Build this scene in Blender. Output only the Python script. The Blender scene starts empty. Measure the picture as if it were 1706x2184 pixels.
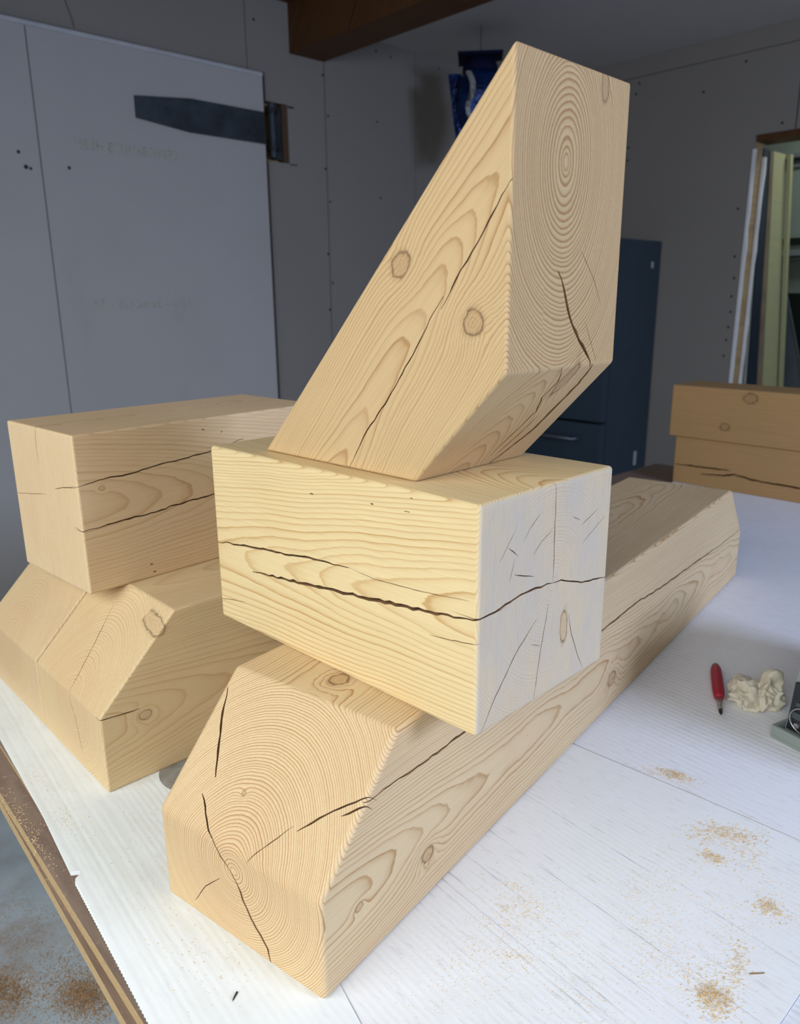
import bpy, bmesh, math, random
from mathutils import Vector, Matrix, noise

SC = bpy.context.scene
COL = SC.collection
random.seed(7)

# ------------------------------------------------------------------ camera
F_PX = 1643.1
YAW, PITCH, ROLL, CAM_H = 0.8169, 0.2688, -0.0083, 0.6757
fw = Vector((math.cos(YAW) * math.cos(PITCH), math.sin(YAW) * math.cos(PITCH), -math.sin(PITCH)))
rt = Vector((math.sin(YAW), -math.cos(YAW), 0.0))
up = rt.cross(fw)
r2 = rt * math.cos(ROLL) + up * math.sin(ROLL)
u2 = up * math.cos(ROLL) - rt * math.sin(ROLL)
cam_data = bpy.data.cameras.new('camera')
cam = bpy.data.objects.new('camera', cam_data)
COL.objects.link(cam)
cam.matrix_world = Matrix(((r2.x, u2.x, -fw.x, 0), (r2.y, u2.y, -fw.y, 0), (r2.z, u2.z, -fw.z, CAM_H), (0, 0, 0, 1)))
cam_data.sensor_fit = 'HORIZONTAL'
cam_data.sensor_width = 36.0
cam_data.lens = F_PX * 36.0 / 1706.0
cam_data.clip_start = 0.02
cam_data.clip_end = 60
cam_data.dof.use_dof = True
cam_data.dof.focus_distance = 0.92
cam_data.dof.aperture_fstop = 9.0
SC.camera = cam

# ------------------------------------------------------------------ world and daylight through the two openings
world = bpy.data.worlds.new('sky')
SC.world = world
world.use_nodes = True
bg = world.node_tree.nodes['Background']
bg.inputs[0].default_value = (0.72, 0.86, 1.0, 1)
bg.inputs[1].default_value = 0.6


def area(name, loc, aim, sx, sy, power, color, spread=180):
    d = bpy.data.lights.new(name, 'AREA')
    d.shape = 'RECTANGLE'
    d.size, d.size_y = sx, sy
    d.energy = power
    d.color = color
    d.spread = math.radians(spread)
    o = bpy.data.objects.new(name, d)
    COL.objects.link(o)
    o.location = loc
    o.rotation_euler = (Vector(aim) - Vector(loc)).to_track_quat('-Z', 'Y').to_euler()
    return o


area('daylight_left_door', (-1.20, 0.48, 1.12), (0.48, 0.98, -0.25), 2.8, 1.3, 33, (0.97, 1.0, 0.965), 130)
area('daylight_front_door', (1.62, -2.62, 1.38), (1.75, 1.1, -0.1), 1.1, 0.8, 56, (0.555, 0.68, 1.0), 140)

SC.view_settings.view_transform = 'Standard'
SC.view_settings.look = 'None'
SC.view_settings.exposure = 0.0
SC.view_settings.gamma = 1.0
SC.view_settings.use_curve_mapping = False


# ------------------------------------------------------------------ helpers
def tag(o, label=None, cat=None, group=None, kind=None):
    if label: o['label'] = label
    if cat: o['category'] = cat
    if group: o['group'] = group
    if kind: o['kind'] = kind
    return o


def link(name, bm, mats, parent=None, smooth=False, M=None):
    me = bpy.data.meshes.new(name)
    bmesh.ops.recalc_face_normals(bm, faces=bm.faces)
    bm.to_mesh(me)
    bm.free()
    for m in (mats if isinstance(mats, (list, tuple)) else [mats]):
        me.materials.append(m)
    if smooth:
        for p in me.polygons: p.use_smooth = True
    o = bpy.data.objects.new(name, me)
    COL.objects.link(o)
    if parent is not None: o.parent = parent
    if M is not None: o.matrix_world = M
    return o


def empty(name, loc=(0, 0, 0), rz=0.0):
    o = bpy.data.objects.new(name, None)
    COL.objects.link(o)
    o.location = loc
    o.rotation_euler = (0, 0, rz)
    o.empty_display_size = 0.05
    return o


def add_box(bm, mn, mx, mi=0):
    vs = [bm.verts.new((x, y, z)) for z in (mn[2], mx[2]) for y in (mn[1], mx[1]) for x in (mn[0], mx[0])]
    for f in ((0, 2, 3, 1), (4, 5, 7, 6), (0, 1, 5, 4), (2, 6, 7, 3), (0, 4, 6, 2), (1, 3, 7, 5)):
        bm.faces.new([vs[i] for i in f]).material_index = mi
    return vs


def add_prism(bm, bottom, top, mi=0):
    a = [bm.verts.new(p) for p in bottom]
    b = [bm.verts.new(p) for p in top]
    bm.faces.new(a).material_index = mi
    bm.faces.new(b[::-1]).material_index = mi
    n = len(a)
    for i in range(n):
        bm.faces.new((a[i], b[i], b[(i + 1) % n], a[(i + 1) % n])).material_index = mi


def bevel_all(bm, w, seg=2, min_ang=0.3):
    es = [e for e in bm.edges if len(e.link_faces) == 2 and e.calc_face_angle(0) > min_ang]
    bmesh.ops.bevel(bm, geom=es, offset=w, segments=seg, profile=0.5, affect='EDGES', clamp_overlap=True)


def box(name, mn, mx, mat, parent=None, bev=0.0, seg=2, M=None):
    bm = bmesh.new()
    add_box(bm, mn, mx)
    if bev: bevel_all(bm, bev, seg)
    return link(name, bm, mat, parent, M=M)


def add_cyl(bm, p0, p1, r0, r1=None, n=20, mi=0):
    p0, p1 = Vector(p0), Vector(p1)
    r1 = r0 if r1 is None else r1
    d = (p1 - p0).normalized()
    a = d.orthogonal().normalized()
    b = d.cross(a)
    A, B = [], []
    for i in range(n):
        t = 2 * math.pi * i / n
        v = a * math.cos(t) + b * math.sin(t)
        A.append(bm.verts.new(p0 + v * r0))
        B.append(bm.verts.new(p1 + v * r1))
    bm.faces.new(A[::-1]).material_index = mi
    bm.faces.new(B).material_index = mi
    for i in range(n):
        bm.faces.new((A[i], A[(i + 1) % n], B[(i + 1) % n], B[i])).material_index = mi


def add_lathe(bm, origin, axis, prof, n=24, mi=0):
    origin, d = Vector(origin), Vector(axis).normalized()
    a = d.orthogonal().normalized()
    b = d.cross(a)
    rings = []
    for s, r in prof:
        rings.append([bm.verts.new(origin + d * s + (a * math.cos(2 * math.pi * i / n) + b * math.sin(2 * math.pi * i / n)) * r) for i in range(n)])
    for p, q in zip(rings, rings[1:]):
        for i in range(n):
            bm.faces.new((p[i], p[(i + 1) % n], q[(i + 1) % n], q[i])).material_index = mi
    bm.faces.new(rings[0][::-1]).material_index = mi
    bm.faces.new(rings[-1]).material_index = mi


def add_tube(bm, pts, r, n=8, mi=0):
    pts = [Vector(p) for p in pts]
    rings = []
    up0 = None
    for i, p in enumerate(pts):
        d = (pts[min(i + 1, len(pts) - 1)] - pts[max(i - 1, 0)]).normalized()
        a = d.orthogonal().normalized() if up0 is None else (up0 - d * up0.dot(d)).normalized()
        up0 = a
        b = d.cross(a)
        rings.append([bm.verts.new(p + (a * math.cos(2 * math.pi * k / n) + b * math.sin(2 * math.pi * k / n)) * r) for k in range(n)])
    for p, q in zip(rings, rings[1:]):
        for i in range(n):
            bm.faces.new((p[i], p[(i + 1) % n], q[(i + 1) % n], q[i])).material_index = mi
    bm.faces.new(rings[0][::-1]).material_index = mi
    bm.faces.new(rings[-1]).material_index = mi


# ------------------------------------------------------------------ node materials
class NT:
    def __init__(self, name):
        self.m = bpy.data.materials.new(name)
        self.m.use_nodes = True
        self.t = self.m.node_tree
        self.b = self.t.nodes['Principled BSDF']

    def n(self, typ, **kw):
        nd = self.t.nodes.new(typ)
        for k, v in kw.items(): setattr(nd, k, v)
        return nd

    def set(self, sock, v):
        if isinstance(v, bpy.types.NodeSocket): self.t.links.new(v, sock)
        else: sock.default_value = v

    def math(self, op, a, b=None, c=None, clamp=False):
        nd = self.n('ShaderNodeMath', operation=op, use_clamp=clamp)
        self.set(nd.inputs[0], a)
        if b is not None: self.set(nd.inputs[1], b)
        if c is not None: self.set(nd.inputs[2], c)
        return nd.outputs[0]

    def vm(self, op, a, b=None, scale=None):
        nd = self.n('ShaderNodeVectorMath', operation=op)
        self.set(nd.inputs[0], a)
        if b is not None: self.set(nd.inputs[1], b)
        if scale is not None: self.set(nd.inputs['Scale'], scale)
        return nd.outputs['Value'] if op in ('LENGTH', 'DOT_PRODUCT', 'DISTANCE') else nd.outputs['Vector']

    def coord(self, which='Object'):
        return self.n('ShaderNodeTexCoord').outputs[which]

    def noise(self, vec, scale, detail=2.0, rough=0.5, dist=0.0, color=False):
        nd = self.n('ShaderNodeTexNoise')
        self.set(nd.inputs['Vector'], vec)
        nd.inputs['Scale'].default_value = scale
        nd.inputs['Detail'].default_value = detail
        nd.inputs['Roughness'].default_value = rough
        nd.inputs['Distortion'].default_value = dist
        return nd.outputs['Color'] if color else nd.outputs['Fac']

    def ramp(self, fac, stops, interp='LINEAR'):
        nd = self.n('ShaderNodeValToRGB')
        cr = nd.color_ramp
        cr.interpolation = interp
        while len(cr.elements) < len(stops): cr.elements.new(0.5)
        for e, (p, c) in zip(cr.elements, stops):
            e.position = p
            e.color = (c, c, c, 1) if isinstance(c, (int, float)) else (*c, 1)
        self.set(nd.inputs[0], fac)
        return nd.outputs[0]

    def mix(self, fac, a, b, blend='MIX'):
        nd = self.n('ShaderNodeMix', data_type='RGBA', blend_type=blend)
        self.set(nd.inputs[0], fac)
        self.set(nd.inputs[6], a if isinstance(a, bpy.types.NodeSocket) else (*a, 1))
        self.set(nd.inputs[7], b if isinstance(b, bpy.types.NodeSocket) else (*b, 1))
        return nd.outputs[2]

    def bump(self, h, strength=0.2, dist=0.001, normal=None):
        nd = self.n('ShaderNodeBump')
        nd.inputs['Strength'].default_value = strength
        nd.inputs['Distance'].default_value = dist
        self.set(nd.inputs['Height'], h)
        if normal is not None: self.set(nd.inputs['Normal'], normal)
        return nd.outputs[0]

    def done(self, color, rough=0.6, spec=0.3, normal=None, metal=0.0):
        self.set(self.b.inputs['Base Color'], color if isinstance(color, bpy.types.NodeSocket) else (*color, 1))
        self.set(self.b.inputs['Roughness'], rough)
        self.b.inputs['Specular IOR Level'].default_value = spec
        self.b.inputs['Metallic'].default_value = metal
        if normal is not None: self.set(self.b.inputs['Normal'], normal)
        return self.m


def plain(name, col, rough=0.6, spec=0.3, metal=0.0, var=0.08, scale=8.0, bump=0.0, bscale=120):
    k = NT(name)
    P = k.coord()
    f = k.noise(P, scale, 4)
    lo = tuple(c * (1 - var) for c in col)
    hi = tuple(min(1, c * (1 + var)) for c in col)
    c = k.ramp(f, [(0.3, lo), (0.7, hi)])
    nrm = k.bump(k.noise(P, bscale, 3), bump, 0.002) if bump else None
    return k.done(c, rough, spec, nrm, metal)


def wood(name, pith, tilt=(0, 0), spacing=0.005, warp=(0.006, 1.5), fine=(0.0012, 9.0), seed=0.0, knots=(),
         pale=(0.74, 0.56, 0.31), late=(0.50, 0.285, 0.115), heart=(0.70, 0.45, 0.28), heart_r=0.09, heart_f=0.25,
         contrast=1.0, end_col=None, end_f=0.0, end_con=1.4, streak=0.10, power=1.0, rough=0.58, spots=()):
    """growth rings round a pith that runs along local X; the same field gives end grain and face grain"""
    k = NT(name)
    P = k.coord()
    Ps = k.vm('ADD', P, (seed * 3.1, seed * 1.7, seed * 2.3))
    w1 = k.vm('SUBTRACT', k.noise(k.vm('MULTIPLY', Ps, (1.0, 0.8, 0.8)), warp[1], 2, 0.5, color=True), (0.5, 0.5, 0.5))
    w2 = k.vm('SUBTRACT', k.noise(k.vm('MULTIPLY', Ps, (0.55, 1.0, 1.0)), fine[1], 3, 0.6, color=True), (0.5, 0.5, 0.5))
    w3 = k.vm('SUBTRACT', k.noise(k.vm('MULTIPLY', Ps, (0.35, 1.0, 1.0)), 70.0, 2, 0.6, color=True), (0.5, 0.5, 0.5))
    Q = k.vm('ADD', P, k.vm('SCALE', w1, scale=warp[0] * 4))
    Q = k.vm('ADD', Q, k.vm('SCALE', w2, scale=fine[0] * 4))
    Q = k.vm('ADD', Q, k.vm('SCALE', w3, scale=0.0012))
    sp = k.n('ShaderNodeSeparateXYZ')
    k.set(sp.inputs[0], Q)
    sx = k.n('ShaderNodeSeparateXYZ')
    k.set(sx.inputs[0], P)
    yy = k.math('SUBTRACT', k.math('SUBTRACT', sp.outputs[1], pith[0]), k.math('MULTIPLY', sx.outputs[0], tilt[0]))
    zz = k.math('SUBTRACT', k.math('SUBTRACT', sp.outputs[2], pith[1]), k.math('MULTIPLY', sx.outputs[0], tilt[1]))
    r = k.math('SQRT', k.math('ADD', k.math('MULTIPLY', yy, yy), k.math('MULTIPLY', zz, zz)))
    kd = []
    for (kp, ka, kr, amp, stretch) in knots:
        ka = Vector(ka).normalized()
        v = k.vm('SUBTRACT', P, tuple(kp))
        t = k.vm('DOT_PRODUCT', v, tuple(ka))
        pe = k.vm('SUBTRACT', v, k.vm('SCALE', tuple(ka), scale=t))
        pe = k.vm('MULTIPLY', pe, tuple(stretch))
        d = k.math('ADD', k.vm('LENGTH', pe), k.math('MULTIPLY', k.math('SUBTRACT', k.noise(P, 90, 2), 0.5), kr * 0.7))
        near = k.math('LESS_THAN', k.math('ABSOLUTE', t), 0.055)
        x = k.math('DIVIDE', d, kr * 2.1)
        g = k.math('MULTIPLY', k.math('POWER', 2.718, k.math('MULTIPLY', k.math('MULTIPLY', x, x), -1.0)), amp)
        r = k.math('ADD', r, k.math('MULTIPLY', g, near))
        kd.append((k.math('DIVIDE', d, kr), near))
    if power != 1.0:
        r_ = k.math('MULTIPLY', k.math('POWER', k.math('DIVIDE', r, 0.1), power), 0.1)
    else:
        r_ = r
    nd = k.n('ShaderNodeTexNoise', noise_dimensions='1D')
    k.set(nd.inputs['W'], k.math('ADD', k.math('MULTIPLY', r, 38.0), seed * 5.0))
    nd.inputs['Scale'].default_value = 1.0
    t = k.math('ADD', k.math('DIVIDE', r_, spacing), k.math('MULTIPLY', nd.outputs['Fac'], 2.2))
    fr = k.math('FRACT', t)
    prof = k.ramp(fr, [(0.0, 0.03), (0.50, 0.08), (0.78, 0.40), (0.90, 1.0), (0.955, 0.92), (1.0, 0.05)])
    wn = k.n('ShaderNodeTexWhiteNoise', noise_dimensions='1D')
    k.set(wn.inputs['W'], k.math('FLOOR', t))
    stg = k.math('MULTIPLY_ADD', wn.outputs['Value'], 0.55, 0.5)
    lowf = k.math('MULTIPLY_ADD', k.noise(k.vm('MULTIPLY', Ps, (0.6, 1, 1)), 6.0, 2), 0.9, 0.35)
    nn = k.n('ShaderNodeSeparateXYZ')
    k.set(nn.inputs[0], k.coord('Normal'))
    em = k.ramp(k.math('ABSOLUTE', nn.outputs[0]), [(0.5, 0.0), (0.75, 1.0)])
    con = k.math('MULTIPLY_ADD', em, contrast * (end_con - 1.0), contrast)
    amt = k.math('MULTIPLY', k.math('MULTIPLY', k.math('MULTIPLY', prof, stg), lowf), con, clamp=True)
    hm = k.ramp(k.math('DIVIDE', r, heart_r * 2), [(0.35, heart_f), (0.6, 0.0)])
    base = k.mix(hm, pale, heart)
    base = k.mix(k.ramp(k.noise(k.vm('MULTIPLY', Ps, (0.5, 1, 1)), 9.0, 3), [(0.42, 0.0), (0.75, 0.35)]), base, heart)
    c = k.mix(amt, base, late)
    fib = k.noise(k.vm('MULTIPLY', Ps, (2.5, 90, 90)), 4.0, 3, 0.6)
    c = k.mix(1.0, c, k.ramp(fib, [(0.3, 1 - streak), (0.7, 1.0)]), 'MULTIPLY')
    if end_f:
        patch = k.ramp(k.noise(k.vm('MULTIPLY', Ps, (1, 1.6, 0.5)), 14.0, 4, 0.65), [(0.30, 0.45), (0.62, 1.0)])
        c = k.mix(k.math('MULTIPLY', k.math('MULTIPLY', em, patch), end_f), c, end_col)
        saw = k.noise(k.vm('MULTIPLY', Ps, (1, 110, 4)), 5.0, 3, 0.65)
        c = k.mix(k.math('MULTIPLY', em, k.ramp(saw, [(0.55, 0.0), (0.75, 0.35)])), c, (0.34, 0.26, 0.20))
    h = k.math('MULTIPLY', prof, 1.0)
    for d, near in kd:
        rings = k.math('MULTIPLY_ADD', k.math('SINE', k.math('MULTIPLY', d, 19.0)), 0.5, 0.5)
        kc = k.mix(k.math('MULTIPLY', rings, 0.6), tuple(x * q for x, q in zip(late, (1.12, 1.25, 1.6))), tuple(x * 0.78 for x in late))
        kc = k.mix(k.math('MULTIPLY', k.ramp(d, [(0.80, 0.0), (0.90, 0.95), (1.0, 0.9)]), k.math('MULTIPLY_ADD', k.noise(P, 75, 2), 1.3, 0.05), clamp=True), kc, tuple(x * 0.26 for x in late))
        al = k.math('MULTIPLY', k.ramp(k.math('MULTIPLY', d, 0.5), [(0.0, 0.6), (0.39, 0.55), (0.45, 0.95), (0.50, 0.85), (0.54, 0.25), (0.72, 0.0)]), near)
        c = k.mix(al, c, kc)
    for (sp_, sr, scol) in spots:
        d = k.math('DIVIDE', k.vm('DISTANCE', P, tuple(sp_)), sr)
        d = k.math('ADD', d, k.math('MULTIPLY', k.math('SUBTRACT', k.noise(P, 60, 3), 0.5), 1.2))
        c = k.mix(k.ramp(d, [(0.4, 0.75), (1.0, 0.0)]), c, scol)
    nrm = k.bump(h, 0.10, 0.0006)
    nrm = k.bump(fib, 0.05, 0.0004, nrm)
    return k.done(c, rough, 0.25, nrm)


CRACK_WOOD = plain('crack_wood', (0.27, 0.15, 0.075), 0.9, 0.1, var=0.3, scale=60)


# ------------------------------------------------------------------ timbers with real checks cut into them
def crack_cutter(Mi, nrm, width, depth, pts, rnd):
    n = Mi.to_3x3() @ Vector(nrm)
    n.normalize()
    P = [Mi @ Vector(p) for p in pts]
    fine = []
    total = sum((b - a).length for a, b in zip(P, P[1:]))
    for a, b in zip(P, P[1:]):
        m = max(1, min(10, int((b - a).length / 0.008)))
        side = (b - a).normalized().cross(n)
        for i in range(m):
            q = a.lerp(b, i / m)
            if i: q = q + side * rnd.uniform(-1, 1) * min(width * 0.45, 0.0012)
            fine.append(q)
    fine.append(P[-1])
    bm = bmesh.new()
    rings = []
    N = len(fine)
    for i, q in enumerate(fine):
        d = (fine[min(i + 1, N - 1)] - fine[max(i - 1, 0)]).normalized()
        s = d.cross(n).normalized()
        e = min(i, N - 1 - i) / max(1, (N - 1) / 2)
        w = width * (0.35 + 0.65 * min(1, e * 2.2)) * rnd.uniform(0.75, 1.15)
        k = 1 + 0.004 / depth
        rings.append([bm.verts.new(q + n * 0.004 + s * w * 0.5 * k), bm.verts.new(q + n * 0.004 - s * w * 0.5 * k), bm.verts.new(q - n * depth)])
    for p, q in zip(rings, rings[1:]):
        for i in range(3):
            bm.faces.new((p[i], p[(i + 1) % 3], q[(i + 1) % 3], q[i]))
    bm.faces.new(rings[0][::-1])
    bm.faces.new(rings[-1])
    bmesh.ops.recalc_face_normals(bm, faces=bm.faces)
    me = bpy.data.meshes.new('cut')
    bm.to_mesh(me)
    bm.free()
    me.materials.append(CRACK_WOOD)
    return me


def frame(o, x, y):
    x, y = Vector(x).normalized(), Vector(y).normalized()
    z = x.cross(y).normalized()
    return Matrix(((x.x, y.x, z.x, o[0]), (x.y, y.y, z.y, o[1]), (x.z, y.z, z.z, o[2]), (0, 0, 0, 1)))


def timber(name, M, bottom, top, mat, bev, cracks=(), seed=1, wob=0.0006):
    """convex prism given by two polygons in local space, arrises eased, checks cut as grooves"""
    rnd = random.Random(seed)
    bm = bmesh.new()
    add_prism(bm, bottom, top)
    bmesh.ops.recalc_face_normals(bm, faces=bm.faces)
    bevel_all(bm, bev, 4, 0.2)
    me = bpy.data.meshes.new(name)
    bm.to_mesh(me)
    bm.free()
    me.materials.append(mat)
    me.materials.append(CRACK_WOOD)
    o = bpy.data.objects.new(name, me)
    COL.objects.link(o)
    o.matrix_world = M
    if cracks:
        Mi = M.inverted()
        tmp = []
        for (n, w, d, pts) in cracks:
            cm = crack_cutter(Mi, n, w, d, pts, rnd)
            co = bpy.data.objects.new('cut', cm)
            COL.objects.link(co)
            co.matrix_world = M
            md = o.modifiers.new('check', 'BOOLEAN')
            md.operation = 'DIFFERENCE'
            md.solver = 'EXACT'
            md.material_mode = 'TRANSFER'
            md.object = co
            tmp.append((co, cm))
        bpy.context.view_layer.update()
        dg = bpy.context.evaluated_depsgraph_get()
        nm = bpy.data.meshes.new_from_object(o.evaluated_get(dg))
        o.modifiers.clear()
        if len(nm.polygons) > 10:
            o.data = nm
            nm.name = name
        for co, cm in tmp:
            bpy.data.objects.remove(co)
            bpy.data.meshes.remove(cm)
    return o


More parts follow.
